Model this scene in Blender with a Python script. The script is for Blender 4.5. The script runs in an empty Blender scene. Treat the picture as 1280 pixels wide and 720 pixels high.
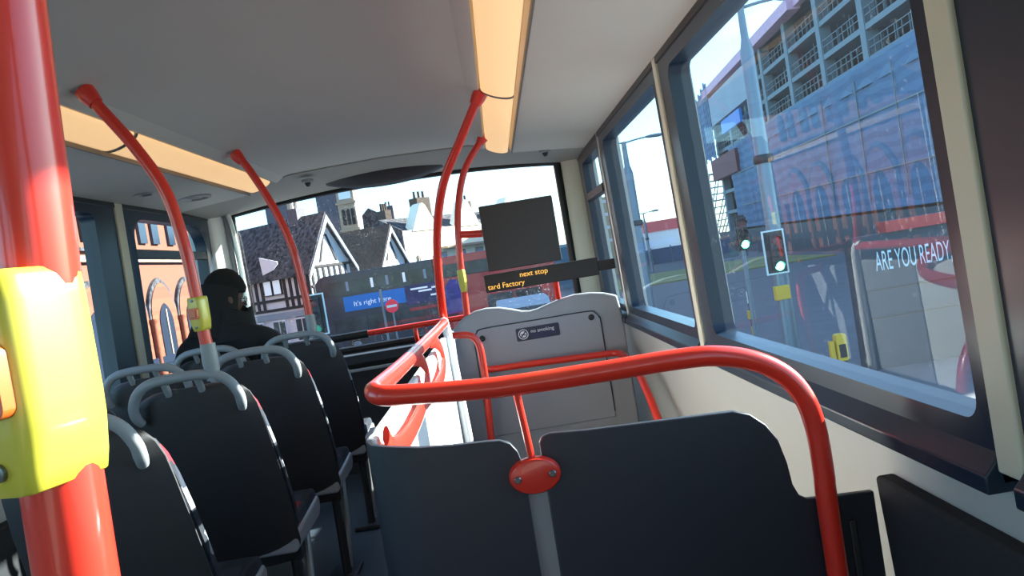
import bpy, bmesh, math, random
from mathutils import Vector, Matrix, Euler
random.seed(7)
PI = math.pi
scene = bpy.context.scene
COL = bpy.data.collections.new('bus_scene'); scene.collection.children.link(COL)

# ------------------------------------------------------------------ materials
def lin(c):
    f = lambda v: (v/255.0/12.92) if v/255.0 <= 0.04045 else ((v/255.0+0.055)/1.055)**2.4
    return (f(c[0]), f(c[1]), f(c[2]), 1.0)

def mat(name, rgb, rough=.5, metal=0., var=0., scale=8., bump=0., emit=None, estr=0., coat=0., rgb2=None, spec=.5):
    m = bpy.data.materials.new(name); m.use_nodes = True
    nt = m.node_tree; b = nt.nodes['Principled BSDF']
    c = lin(rgb)
    b.inputs['Base Color'].default_value = c
    b.inputs['Roughness'].default_value = rough
    b.inputs['Metallic'].default_value = metal
    b.inputs['Coat Weight'].default_value = coat
    b.inputs['Specular IOR Level'].default_value = spec
    tc = nt.nodes.new('ShaderNodeTexCoord')
    n = nt.nodes.new('ShaderNodeTexNoise'); n.inputs['Scale'].default_value = scale; n.inputs['Detail'].default_value = 5
    nt.links.new(tc.outputs['Object'], n.inputs['Vector'])
    if var or rgb2:
        r = nt.nodes.new('ShaderNodeValToRGB')
        if rgb2:
            r.color_ramp.elements[0].color = c; r.color_ramp.elements[1].color = lin(rgb2)
            r.color_ramp.elements[0].position = .35; r.color_ramp.elements[1].position = .65
        else:
            r.color_ramp.elements[0].color = tuple(max(0, v*(1-var)) for v in c[:3])+(1,)
            r.color_ramp.elements[1].color = tuple(min(1, v*(1+var)) for v in c[:3])+(1,)
        nt.links.new(n.outputs['Fac'], r.inputs['Fac']); nt.links.new(r.outputs['Color'], b.inputs['Base Color'])
    if bump:
        bp = nt.nodes.new('ShaderNodeBump'); bp.inputs['Strength'].default_value = bump; bp.inputs['Distance'].default_value = .01
        nt.links.new(n.outputs['Fac'], bp.inputs['Height']); nt.links.new(bp.outputs['Normal'], b.inputs['Normal'])
    if emit:
        b.inputs['Emission Color'].default_value = lin(emit); b.inputs['Emission Strength'].default_value = estr
    return m

def glass_mat(name, tint, dirt=0.0, lo=.05, hi=.8, dirt_scale=90., film=(214, 226, 238), spots=.45):
    """thin pane: straight-through transmission + mirror reflection growing with angle + a film of dirt"""
    m = bpy.data.materials.new(name); m.use_nodes = True
    nt = m.node_tree; nt.nodes.clear(); N = nt.nodes.new; L = nt.links.new
    out = N('ShaderNodeOutputMaterial'); tr = N('ShaderNodeBsdfTransparent'); gl = N('ShaderNodeBsdfGlossy')
    tr.inputs['Color'].default_value = lin(tint); gl.inputs['Roughness'].default_value = 0.0
    gl.inputs['Color'].default_value = (.95, .97, 1, 1)
    lw = N('ShaderNodeLayerWeight'); lw.inputs['Blend'].default_value = .5
    pw = N('ShaderNodeMath'); pw.operation = 'POWER'; pw.inputs[1].default_value = 5.0
    mr = N('ShaderNodeMapRange'); mr.inputs['To Min'].default_value = lo; mr.inputs['To Max'].default_value = hi
    L(lw.outputs['Facing'], pw.inputs[0]); L(pw.outputs[0], mr.inputs['Value'])
    mx = N('ShaderNodeMixShader'); L(mr.outputs['Result'], mx.inputs['Fac']); L(tr.outputs[0], mx.inputs[1]); L(gl.outputs[0], mx.inputs[2])
    last = mx
    if dirt:
        tc = N('ShaderNodeTexCoord'); n1 = N('ShaderNodeTexNoise'); n1.inputs['Scale'].default_value = dirt_scale; n1.inputs['Detail'].default_value = 6
        n2 = N('ShaderNodeTexNoise'); n2.inputs['Scale'].default_value = 2.2
        L(tc.outputs['Object'], n1.inputs['Vector']); L(tc.outputs['Object'], n2.inputs['Vector'])
        r = N('ShaderNodeMapRange'); r.inputs['From Min'].default_value = .62; r.inputs['From Max'].default_value = .72; r.inputs['To Max'].default_value = spots
        L(n1.outputs['Fac'], r.inputs['Value'])
        r2 = N('ShaderNodeMapRange'); r2.inputs['From Min'].default_value = .4; r2.inputs['From Max'].default_value = .65
        L(n2.outputs['Fac'], r2.inputs['Value'])
        mu = N('ShaderNodeMath'); mu.operation = 'MULTIPLY'; L(r.outputs[0], mu.inputs[0]); L(r2.outputs[0], mu.inputs[1])
        ad = N('ShaderNodeMath'); ad.operation = 'ADD'; ad.inputs[1].default_value = dirt; L(mu.outputs[0], ad.inputs[0])
        df = N('ShaderNodeBsdfTranslucent'); df.inputs['Color'].default_value = lin(film)
        mx2 = N('ShaderNodeMixShader'); L(ad.outputs[0], mx2.inputs['Fac']); L(mx.outputs[0], mx2.inputs[1]); L(df.outputs[0], mx2.inputs[2]); last = mx2
    L(last.outputs[0], out.inputs['Surface'])
    return m

def wave_mat(name, rgb, rgb2, scale, axis='Z', rough=.7, dist=0., width=.5, nscale=3., nvar=.25):
    """stripes (slats, courses, folds) along an object axis, broken by noise"""
    m = mat(name, rgb, rough); nt = m.node_tree; b = nt.nodes['Principled BSDF']; N = nt.nodes.new; L = nt.links.new
    tc = N('ShaderNodeTexCoord'); w = N('ShaderNodeTexWave'); w.bands_direction = axis; w.inputs['Scale'].default_value = scale
    w.inputs['Distortion'].default_value = dist; L(tc.outputs['Object'], w.inputs['Vector'])
    r = N('ShaderNodeValToRGB'); r.color_ramp.elements[0].color = lin(rgb2); r.color_ramp.elements[1].color = lin(rgb)
    r.color_ramp.elements[0].position = width-.1; r.color_ramp.elements[1].position = width+.1
    n = N('ShaderNodeTexNoise'); n.inputs['Scale'].default_value = nscale; L(tc.outputs['Object'], n.inputs['Vector'])
    mr = N('ShaderNodeMapRange'); mr.inputs['To Min'].default_value = 1-nvar; mr.inputs['To Max'].default_value = 1+nvar; L(n.outputs['Fac'], mr.inputs['Value'])
    mm = N('ShaderNodeMix'); mm.data_type = 'RGBA'; mm.blend_type = 'MULTIPLY'; mm.inputs['Factor'].default_value = 1
    L(w.outputs['Fac'], r.inputs['Fac']); L(r.outputs['Color'], mm.inputs[6]); L(mr.outputs['Result'], mm.inputs[7])
    L(mm.outputs[2], b.inputs['Base Color'])
    return m

def brick_mat(name, rgb, rgb2, mortar, scale=4., rough=.85):
    m = mat(name, rgb, rough); nt = m.node_tree; b = nt.nodes['Principled BSDF']; N = nt.nodes.new; L = nt.links.new
    tc = N('ShaderNodeTexCoord'); mp = N('ShaderNodeMapping'); mp.inputs['Rotation'].default_value = (PI/2, 0, PI/2)
    br = N('ShaderNodeTexBrick'); br.inputs['Scale'].default_value = scale
    br.inputs['Color1'].default_value = lin(rgb); br.inputs['Color2'].default_value = lin(rgb2); br.inputs['Mortar'].default_value = lin(mortar)
    L(tc.outputs['Object'], mp.inputs['Vector']); L(mp.outputs['Vector'], br.inputs['Vector']); L(br.outputs['Color'], b.inputs['Base Color'])
    return m

def moquette_mat():
    """dark blue bus seat cloth woven with red and pale blocks"""
    m = mat('seat_moquette', (34, 38, 46), .95); nt = m.node_tree; b = nt.nodes['Principled BSDF']; N = nt.nodes.new; L = nt.links.new
    tc = N('ShaderNodeTexCoord'); v = N('ShaderNodeTexVoronoi'); v.distance = 'CHEBYCHEV'; v.inputs['Scale'].default_value = 17; v.inputs['Randomness'].default_value = .35
    L(tc.outputs['Object'], v.inputs['Vector'])
    sp = N('ShaderNodeSeparateColor'); L(v.outputs['Color'], sp.inputs[0])
    r = N('ShaderNodeValToRGB'); r.color_ramp.interpolation = 'CONSTANT'
    e = r.color_ramp.elements; e[0].color = lin((34, 38, 46)); e[1].position = .45; e[1].color = lin((48, 54, 66))
    for p, c in ((.72, (150, 34, 46)), (.8, (40, 44, 54)), (.9, (150, 152, 156))):
        q = e.new(p); q.color = lin(c)
    L(sp.outputs[0], r.inputs['Fac'])
    n = N('ShaderNodeTexNoise'); n.inputs['Scale'].default_value = 260; L(tc.outputs['Object'], n.inputs['Vector'])
    bp = N('ShaderNodeBump'); bp.inputs['Strength'].default_value = .3; bp.inputs['Distance'].default_value = .004
    L(n.outputs['Fac'], bp.inputs['Height']); L(bp.outputs['Normal'], b.inputs['Normal']); L(r.outputs['Color'], b.inputs['Base Color'])
    return m

M = {}
M['ceil'] = mat('ceiling_laminate', (204, 203, 194), .55, var=.04, scale=3)
M['dome'] = mat('front_dome_moulding', (160, 158, 150), .6, var=.06, scale=4)
M['cream'] = mat('cream_wall_laminate', (186, 186, 178), .45, var=.03, scale=4)
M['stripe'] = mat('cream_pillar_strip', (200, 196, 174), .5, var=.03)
M['floor'] = mat('blue_grey_vinyl_floor', (58, 68, 80), .55, var=.35, scale=220)
M['black'] = mat('black_rubber_seal', (26, 27, 28), .42, var=.2, scale=30)
M['gloss'] = mat('black_glazing_border', (26, 42, 58), .32, var=.1, scale=9)
M['dark'] = mat('charcoal_moulded_plastic', (46, 48, 52), .5, var=.1, scale=60, bump=.08)
M['navy'] = mat('navy_laminate_panel', (40, 45, 54), .42, var=.06, scale=40, bump=.05)
M['darktrim'] = mat('dark_carpet_side_trim', (40, 41, 43), .95, var=.25, scale=180)
M['red'] = mat('red_powder_coat', (220, 52, 36), .28, var=.03, scale=30, coat=.35)
M['grey'] = mat('grey_moulded_bulkhead', (150, 152, 156), .5, var=.04, scale=120, bump=.03)
M['lgrey'] = mat('light_grey_handle_plastic', (146, 148, 150), .4, var=.04, scale=40)
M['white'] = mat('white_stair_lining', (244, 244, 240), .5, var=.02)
M['shell'] = mat('seat_back_shell_plastic', (58, 55, 55), .6, var=.1, scale=150, bump=.06)
M['moq'] = moquette_mat()
M['steel'] = mat('brushed_screw_steel', (120, 122, 124), .35, metal=.9)
M['chrome'] = mat('aluminium_trim', (205, 205, 200), .3, metal=.75)
M['yellow'] = mat('yellow_bell_box', (206, 192, 66), .3, var=.03, scale=20, coat=.3)
M['orange'] = mat('orange_push_button', (214, 92, 34), .35, coat=.2)
M['lamp'] = mat('warm_lamp_diffuser', (238, 206, 160), .5, var=.03, scale=4, emit=(255, 206, 146), estr=.27)
M['lampdark'] = mat('grey_lamp_edge', (120, 118, 112), .5)
M['screen'] = mat('monitor_casing', (50, 47, 47), .45, var=.08, scale=3)
M['led'] = mat('amber_led', (120, 90, 40), .5, emit=(255, 190, 80), estr=.5)
M['ledcase'] = mat('led_sign_casing', (34, 27, 24), .5, var=.1, scale=5)
M['sign'] = mat('dark_blue_sticker', (40, 42, 66), .4)
M['signwhite'] = mat('white_sticker_print', (226, 226, 226), .5)
M['glass'] = glass_mat('side_window_glass', (222, 236, 240), dirt=.004, lo=.016, hi=.5, spots=.03)
M['wglass'] = glass_mat('windscreen_glass', (228, 238, 240), dirt=.003, lo=.025, hi=.35, spots=.4, dirt_scale=140.)
M['coat'] = mat('black_winter_jacket', (22, 21, 22), .85, var=.2, scale=25, bump=.15)
M['hat'] = mat('black_knitted_hat', (18, 18, 19), .95, var=.2, scale=120, bump=.3)
M['skin'] = mat('skin', (92, 62, 50), .6, var=.06, scale=30)
M['lens'] = mat('spectacle_lens', (190, 200, 205), .1, metal=.6)
M['asphalt'] = mat('asphalt_road', (98, 100, 104), .9, var=.25, scale=1.2, bump=.1)
M['pave'] = mat('pale_pavement', (150, 150, 148), .9, var=.12, scale=1.5)
M['gothic'] = brick_mat('orange_red_brick', (142, 76, 48), (124, 62, 40), (120, 70, 48), 3.)
M['stone'] = mat('pale_stone_dressing', (168, 142, 118), .8, var=.08, scale=2)
M['leadglass'] = mat('dark_blue_window', (36, 44, 58), .25, var=.2, scale=2)
M['slate'] = mat('slate_tiles', (44, 44, 48), .9, rgb2=(98, 96, 98), scale=4.5, bump=.3, spec=.15)
M['render'] = mat('white_render', (230, 233, 238), .85, var=.06, scale=2)
M['cream_render'] = mat('cream_render', (252, 240, 214), .85, var=.05, scale=2, emit=(255, 240, 210), estr=.0)
M['timber'] = mat('dark_timber', (40, 36, 36), .8, var=.2, scale=3)
M['towerbrick'] = brick_mat('dark_tower_brick', (86, 82, 92), (76, 70, 80), (104, 100, 104), 2.)
M['brown'] = mat('brown_tile_roof', (66, 57, 52), .9, rgb2=(92, 80, 72), scale=7, spec=.15)
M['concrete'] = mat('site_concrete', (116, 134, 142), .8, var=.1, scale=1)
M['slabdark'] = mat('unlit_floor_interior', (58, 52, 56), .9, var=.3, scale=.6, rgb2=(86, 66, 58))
M['net'] = wave_mat('blue_debris_netting', (84, 116, 146), (74, 104, 134), .35, 'Z', .8, 3.5, .5, .2, .22)
M['netdark'] = wave_mat('dark_slatted_fan', (110, 150, 178), (52, 66, 82), 3.0, 'Y', .8, .2, .45)
M['galv'] = mat('galvanised_steel', (120, 140, 152), .45, metal=.4, var=.1, scale=3)
M['rail'] = mat('site_guardrail', (104, 120, 126), .6, metal=.2)
M['pink'] = mat('pink_edge_mesh', (212, 170, 192), .7, var=.25, scale=3)
M['redboard'] = mat('red_site_board', (100, 44, 54), .7, var=.15, scale=1)
M['hoard'] = mat('dark_blue_hoarding', (44, 58, 72), .5, var=.15, scale=.7)
M['hoardtext'] = mat('pale_hoarding_print', (190, 214, 222), .6)
M['busred'] = mat('red_bus_paint', (170, 34, 44), .3, coat=.5, var=.05)
M['busnavy'] = mat('navy_bus_paint', (34, 44, 62), .35, coat=.4, var=.1)
M['busglass'] = mat('bus_window_dark', (30, 38, 46), .15, var=.3, scale=1.2, rgb2=(60, 72, 78))
M['adblue'] = mat('blue_advert', (20, 98, 176), .5, emit=(20, 98, 176), estr=.18)
M['adnavy'] = mat('navy_advert', (36, 44, 92), .5, rgb2=(66, 60, 110), scale=1.5)
M['adpurple'] = mat('violet_advert', (72, 58, 150), .5, rgb2=(40, 50, 130), scale=2)
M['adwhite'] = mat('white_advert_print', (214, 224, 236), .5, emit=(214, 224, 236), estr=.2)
M['signred'] = mat('no_entry_red', (206, 44, 66), .4, emit=(206, 44, 66), estr=.15)
M['tlblack'] = mat('signal_black', (30, 36, 40), .5)
M['tlwhite'] = mat('signal_white_border', (214, 230, 232), .5)
M['tlgreen'] = mat('green_signal_lit', (120, 255, 210), .4, emit=(90, 255, 190), estr=5.)
M['tlgreendim'] = mat('green_signal_dim', (30, 130, 110), .4, emit=(30, 150, 120), estr=.25)
M['tlred'] = mat('red_signal_off', (110, 56, 60), .4)
M['posty'] = mat('yellow_post_paint', (214, 172, 38), .5)
M['grass'] = mat('verge_grass', (128, 132, 74), .95, rgb2=(150, 146, 92), scale=.5)
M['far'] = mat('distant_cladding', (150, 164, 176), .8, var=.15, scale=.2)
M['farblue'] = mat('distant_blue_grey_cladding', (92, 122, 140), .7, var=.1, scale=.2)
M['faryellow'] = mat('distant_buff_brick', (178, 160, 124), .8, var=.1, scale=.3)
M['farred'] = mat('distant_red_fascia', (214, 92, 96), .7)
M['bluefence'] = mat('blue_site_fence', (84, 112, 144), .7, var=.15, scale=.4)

# ------------------------------------------------------------------ geometry
class MB:
    def __init__(s): s.bm = bmesh.new()
    def box(s, c, d, rot=None, mi=0):
        c = Vector(c); h = Vector(d)/2; R = Euler(rot).to_matrix() if rot else Matrix.Identity(3)
        v = [s.bm.verts.new(c + R @ Vector((x*h.x, y*h.y, z*h.z))) for x in (-1, 1) for y in (-1, 1) for z in (-1, 1)]
        for f in ((0, 1, 3, 2), (4, 6, 7, 5), (0, 4, 5, 1), (2, 3, 7, 6), (0, 2, 6, 4), (1, 5, 7, 3)):
            s.bm.faces.new([v[i] for i in f]).material_index = mi
        return s
    def b2(s, a, b, mi=0):
        return s.box([(p+q)/2 for p, q in zip(a, b)], [abs(q-p) for p, q in zip(a, b)], None, mi)
    def prism(s, pts, axis, a, b, mi=0):
        """closed 2-D outline extruded along axis from a to b (x: pts are y,z; y: x,z; z: x,y)"""
        def P(p, t):
            return {'x': (t, p[0], p[1]), 'y': (p[0], t, p[1]), 'z': (p[0], p[1], t)}[axis]
        A = [s.bm.verts.new(P(p, a)) for p in pts]; B = [s.bm.verts.new(P(p, b)) for p in pts]
        n = len(pts)
        for f in (A[::-1], B): s.bm.faces.new(f).material_index = mi
        for i in range(n):
            s.bm.faces.new((A[i], A[(i+1) % n], B[(i+1) % n], B[i])).material_index = mi
        return s
    def loft(s, rings, close=True, caps=True, mi=0):
        V = [[s.bm.verts.new(p) for p in r] for r in rings]; n = len(V[0])
        for a, b in zip(V, V[1:]):
            for i in range(n if close else n-1):
                s.bm.faces.new((a[i], a[(i+1) % n], b[(i+1) % n], b[i])).material_index = mi
        if caps and close:
            s.bm.faces.new(V[0][::-1]).material_index = mi; s.bm.faces.new(V[-1]).material_index = mi
        return s
    def tube(s, pts, r, n=14, smooth=6, mi=0, closed=False, flat=None):
        P = [Vector(p) for p in pts]
        if smooth and len(P) > 2:
            Q = []; m = len(P)
            for i in range(m if closed else m-1):
                if closed: p0, p1, p2, p3 = P[(i-1) % m], P[i], P[(i+1) % m], P[(i+2) % m]
                else: p0, p1, p2, p3 = P[max(i-1, 0)], P[i], P[i+1], P[min(i+2, m-1)]
                for k in range(smooth):
                    t = k/smooth
                    Q.append(.5*((2*p1)+(p2-p0)*t+(2*p0-5*p1+4*p2-p3)*t*t+(3*p1-p0-3*p2+p3)*t**3))
            if not closed: Q.append(P[-1])
            P = Q
        rs = r if isinstance(r, (list, tuple)) else None
        up = None; rings = []
        for i, p in enumerate(P):
            if closed: d = (P[(i+1) % len(P)]-P[i-1]).normalized()
            else: d = (P[min(i+1, len(P)-1)]-P[max(i-1, 0)]).normalized()
            if up is None:
                up = Vector((0, 0, 1)) if abs(d.z) < .9 else Vector((1, 0, 0))
            up = (up-d*up.dot(d)).normalized(); sd = d.cross(up)
            if rs:
                t = i/(len(P)-1)*(len(rs)-1); k = min(int(t), len(rs)-2); rad = rs[k]+(rs[k+1]-rs[k])*(t-k)
            else: rad = r
            fl = flat or (1, 1)
            rings.append([p+up*rad*fl[0]*math.cos(2*PI*j/n)+sd*rad*fl[1]*math.sin(2*PI*j/n) for j in range(n)])
        if closed: rings.append(rings[0])
        s.loft(rings, True, not closed, mi)
        return s
    def lathe(s, prof, c, axis='z', n=24, mi=0, sc=(1, 1)):
        c = Vector(c); rings = []
        for r, h in prof:
            ring = []
            for j in range(n):
                a, b = r*math.cos(2*PI*j/n)*sc[0], r*math.sin(2*PI*j/n)*sc[1]
                ring.append(c+Vector({'z': (a, b, h), 'y': (a, h, b), 'x': (h, a, b)}[axis]))
            rings.append(ring)
        return s.loft(rings, True, True, mi)
    def ell(s, c, r, rot=None, n=20, m=12, mi=0):
        c = Vector(c); R = Euler(rot).to_matrix() if rot else Matrix.Identity(3)
        rings = [[c+R @ Vector((r[0]*math.sin(PI*max(i, .02)/m if i < m else .01)*math.cos(2*PI*j/n), r[1]*math.sin(PI*max(i, .02)/m if i < m else .01)*math.sin(2*PI*j/n), -r[2]*math.cos(PI*i/m))) for j in range(n)] for i in range(m+1)]
        return s.loft(rings, True, True, mi)
    def quad(s, pts, mi=0):
        s.bm.faces.new([s.bm.verts.new(p) for p in pts]).material_index = mi; return s
    def build(s, name, mats, parent=None, bevel=0, smooth=True, angle=35):
        bm = s.bm
        bmesh.ops.remove_doubles(bm, verts=bm.verts, dist=1e-5)
        bmesh.ops.recalc_face_normals(bm, faces=bm.faces)
        me = bpy.data.meshes.new(name)
        if parent is not None:
            bmesh.ops.translate(bm, verts=bm.verts, vec=-WORLD(parent))
        bm.to_mesh(me); bm.free()
        if smooth:
            for p in me.polygons: p.use_smooth = True
            try: me.set_sharp_from_angle(angle=math.radians(angle))
            except Exception: pass
        for m in (mats if isinstance(mats, (list, tuple)) else [mats]): me.materials.append(m)
        o = bpy.data.objects.new(name, me); COL.objects.link(o)
        if parent is not None: o.parent = parent
        if bevel:
            bv = o.modifiers.new('bevel', 'BEVEL'); bv.width = bevel; bv.segments = 3; bv.limit_method = 'ANGLE'; bv.angle_limit = math.radians(40)
        return o

def WORLD(o):
    v = Vector(o.location)
    while o.parent: o = o.parent; v += o.location
    return v
def tag(o, label, cat, group=None, kind=None):
    o['label'] = label; o['category'] = cat
    if group: o['group'] = group
    if kind: o['kind'] = kind
    return o
def thing(name, label, cat, loc=(0, 0, 0), group=None):
    o = bpy.data.objects.new(name, None); o.empty_display_size = .1; COL.objects.link(o); o.location = loc
    return tag(o, label, cat, group)
def struct(name, mb, m, parent=None, **k):
    o = mb.build(name, m, parent, **k); o['kind'] = 'structure'; return o
def copy_tree(o, parent=None):
    c = o.copy(); COL.objects.link(c)
    if parent: c.parent = parent
    for ch in list(o.children): copy_tree(ch, c)
    return c
def text_mesh(name, s, size, mtx, m, parent, extrude=.0, sx=1., align='LEFT', label=None):
    cu = bpy.data.curves.new(name, 'FONT'); cu.body = s; cu.size = size; cu.extrude = extrude; cu.align_x = align
    t = bpy.data.objects.new(name+'_curve', cu); COL.objects.link(t)
    dg = bpy.context.evaluated_depsgraph_get(); me = bpy.data.meshes.new_from_object(t.evaluated_get(dg))
    bpy.data.objects.remove(t); bpy.data.curves.remove(cu)
    me.transform(Matrix.Diagonal((sx, 1, 1, 1))); me.transform(mtx)
    if parent: me.transform(Matrix.Translation(-WORLD(parent)))
    me.materials.clear(); me.materials.append(m); me.name = name
    o = bpy.data.objects.new(name, me); COL.objects.link(o)
    if parent: o.parent = parent
    return o
FACE_BACK = Matrix.Rotation(PI/2, 4, 'X')      # text upright, read by someone looking along +y
def rrect(x0, x1, z0, z1, r, n=6, corners=(1, 1, 1, 1)):
    """rounded outline, corners order: bottom-right, top-right, top-left, bottom-left"""
    out = []
    for (cx, cz, a0), on in zip(((x1-r, z0+r, -90), (x1-r, z1-r, 0), (x0+r, z1-r, 90), (x0+r, z0+r, 180)), corners):
        if on: out += [(cx+r*math.cos(math.radians(a0+90*k/n)), cz+r*math.sin(math.radians(a0+90*k/n))) for k in range(n+1)]
        else: out.append(({-90: x1, 0: x1, 90: x0, 180: x0}[a0], {-90: z0, 0: z1, 90: z1, 180: z0}[a0]))
    return out

# ------------------------------------------------------------------ bus shell
YB, YF = -3.6, 5.06          # rear and front of the deck
mb = MB()
mb.b2((-1.23, YB, -.07), (.262, YF, 0)); mb.b2((.262, YB, -.07), (1.23, 1.43, 0)); mb.b2((.262, 4.06, -.07), (1.23, YF, 0))
struct('floor', mb, M['floor'])
mb = MB()                     # lining of the stairwell below the deck
mb.b2((.20, 1.36, -2.0), (.262, 4.12, -.07)); mb.b2((.262, 1.36, -2.0), (1.23, 1.43, -.07)); mb.b2((.262, 4.06, -2.0), (1.23, 4.12, -.07))
mb.b2((1.17, 1.43, -2.0), (1.23, 4.06, -.07)); mb.b2((.2, 1.36, -2.06), (1.23, 4.12, -2.0))
struct('wall_stairwell', mb, M['grey'])

half = [(1.20, 1.715), (1.15, 1.735), (1.0, 1.75), (.735, 1.772), (.724, 1.80), (.60, 1.842), (.588, 1.815), (.575, 1.818), (.54, 1.844), (.50, 1.852), (.3, 1.858)]
prof = half + [(0, 1.865)] + [(-x, z) for x, z in half[::-1]] + [(-1.20, 1.96), (1.20, 1.96)]
struct('ceiling', MB().prism(prof, 'y', YB, 4.5), M['ceil'], angle=25)
mb = MB()                     # moulded front dome sloping to the top of the windscreen
rings = []
for k in range(7):
    t = k/6; y = 4.505+.62*t; ring = []
    for i in range(33):
        x = -1.2+2.4*i/32; ax = abs(x)
        z0 = 1.862-.012*(ax/.5) if ax < .5 else 1.85-(ax-.5)*.17
        z1 = 1.815-.075*(ax/1.05)**2.2
        ring.append((x, y, z0+(z1-z0)*(t*t*(3-2*t))-.004))
    rings.append(ring+[(1.2, y, 1.97), (-1.2, y, 1.97)])
struct('trim_1', mb.loft(rings), M['dome'], angle=50)

def side_wall(name, sx, stripes, top):
    mb = MB(); xi, xo = 1.155*sx, 1.23*sx
    a, b = min(xi, xo), max(xi, xo)
    mb.b2((a, YB, -.07), (b, YF, .79)); mb.b2((a, YB, 1.70), (b, YF, 1.8))
    for y in stripes: mb.b2((a, y-.05, .79), (b, y+.05, 1.70))
    mb.b2((a, YF-.22, .79), (b, YF, 1.70))
    return struct(name, mb, M['cream'])
RS = [-2.06, -.53, 1.005, 2.54, 3.985]
LS = [-2.40, -.87, .66, 2.19, 3.77]
side_wall('wall_right', 1, RS, 1.7); side_wall('wall_left', -1, LS, 1.7)
struct('wall_back', MB().b2((-1.23, YB-.08, -.07), (1.23, YB, 1.9)), M['cream'])
mb = MB(); mb.b2((-1.16, YF, -.07), (1.16, YF+.1, .74)); struct('wall_front', mb, M['dark'])
wn = [0]
def side_window(sx, y0, y1, front=.13, rear=.03, zb=.862, zt=1.672, z0=.785, z1=1.728, bar=None, r=.035):
    """black bordered side window between two pillar strips; the wide border is at its front end"""
    wn[0] += 1
    root = bpy.data.objects.new('window_%d' % wn[0], None); COL.objects.link(root); root.location = (1.15*sx, (y0+y1)/2, z0); root['kind'] = 'structure'
    outer = [(y0, z0), (y1, z0), (y1, z1), (y0, z1)]
    inner = rrect(y0+rear, y1-front, zb, zt, r)
    mb = MB(); xs = [1.135*sx, 1.20*sx]; n = len(inner)
    # ring faces: nearest outer corner fan
    oc = [1]*7+[2]*7+[3]*7+[0]*7
    for x in xs:
        ov = [mb.bm.verts.new((x, *p)) for p in outer]; iv = [mb.bm.verts.new((x, *p)) for p in inner]
        for i in range(n):
            j = (i+1) % n
            if oc[i] == oc[j]: mb.bm.faces.new((iv[i], iv[j], ov[oc[i]]))
            else: mb.bm.faces.new((iv[i], iv[j], ov[oc[j]], ov[oc[i]]))
    def wall(pts):
        for i in range(len(pts)):
            p, q = pts[i], pts[(i+1) % len(pts)]
            mb.quad([(xs[0], *p), (xs[0], *q), (xs[1], *q), (xs[1], *p)])
    wall(outer); wall(inner)
    o = mb.build('frame', M['gloss'], root, angle=30); o['kind'] = 'structure'
    ml = MB(); ml.prism([(1.110*sx, z0-.014), (1.110*sx, z0+.012), (1.120*sx, z0+.022), (1.160*sx, zb-.006), (1.160*sx, z0-.014)], 'y', y0, y1); o = ml.build('sill_ledge', M['gloss'], root, bevel=.003); o['kind'] = 'structure'
    if bar:
        mb = MB().b2((1.14*sx, y0+rear, bar-.022), (1.185*sx, y1-front, bar+.022)); o = mb.build('transom_bar', M['dark'], root, bevel=.004); o['kind'] = 'structure'
    g = MB().quad([(1.168*sx, y0+rear-.004, zb-.004), (1.168*sx, y1-front+.004, zb-.004), (1.168*sx, y1-front+.004, zt+.004), (1.168*sx, y0+rear-.004, zt+.004)])
    o = g.build('pane', M['glass'], root); o['kind'] = 'structure'
tn = [1]
def strip(sx, y, w=.052, m='stripe'):
    tn[0] += 1
    struct('trim_%d' % tn[0], MB().b2((1.128*sx, y-w/2, .80), (1.19*sx, y+w/2, 1.735)), M[m], bevel=.004)
for y0, y1 in zip(RS[:-1], RS[1:]): side_window(1, y0+.028, y1-.028)
side_window(1, RS[-1]+.02, YF-.06, front=.26, rear=.05, bar=1.47)
for y in RS[:-1]: strip(1, y, .055 if y != 2.54 else .045)
strip(1, RS[-1], .02, 'chrome')
for y0, y1 in zip(LS[:-1], LS[1:]): side_window(-1, y0+.045, y1-.045, front=.2, rear=.05)
side_window(-1, LS[-1]+.045, YF-.12, front=.13, rear=.06, bar=1.5, r=.13)
for y in LS: strip(-1, y, .075)
for sx, nm in ((1, 'right'), (-1, 'left')):   # dark strip between the windows and the ceiling
    tn[0] += 1; struct('trim_%d' % tn[0], MB().b2((1.13*sx, YB, 1.712), (1.16*sx, YF-.05, 1.742)), M['black'], bevel=.006)
# dark lower lining beside the seats on the right
tn[0] += 1; struct('trim_%d' % tn[0], MB().b2((1.122, YB, 0), (1.158, 1.408, .695)), M['darktrim'], bevel=.008)
tn[0] += 1; struct('trim_%d' % tn[0], MB().b2((-1.158, YB, 0), (-1.10, 4.9, .60)), M['darktrim'], bevel=.008)

# tumblehome: the sides lean in towards the roof
def tumble(o):
    if o.type == 'MESH':
        off = WORLD(o)
        for v in o.data.vertices:
            x, z = v.co.x+off.x, v.co.z+off.z
            if abs(x) > 1.09: v.co.x += math.copysign(.045*(1.45-max(z, 0)), x)
for o in [o for o in COL.objects if o.name.split('.')[0].startswith(('wall_right', 'wall_left', 'trim_', 'frame', 'sill_ledge', 'pane', 'transom_bar')) and o.name != 'trim_1']: tumble(o)

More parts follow.
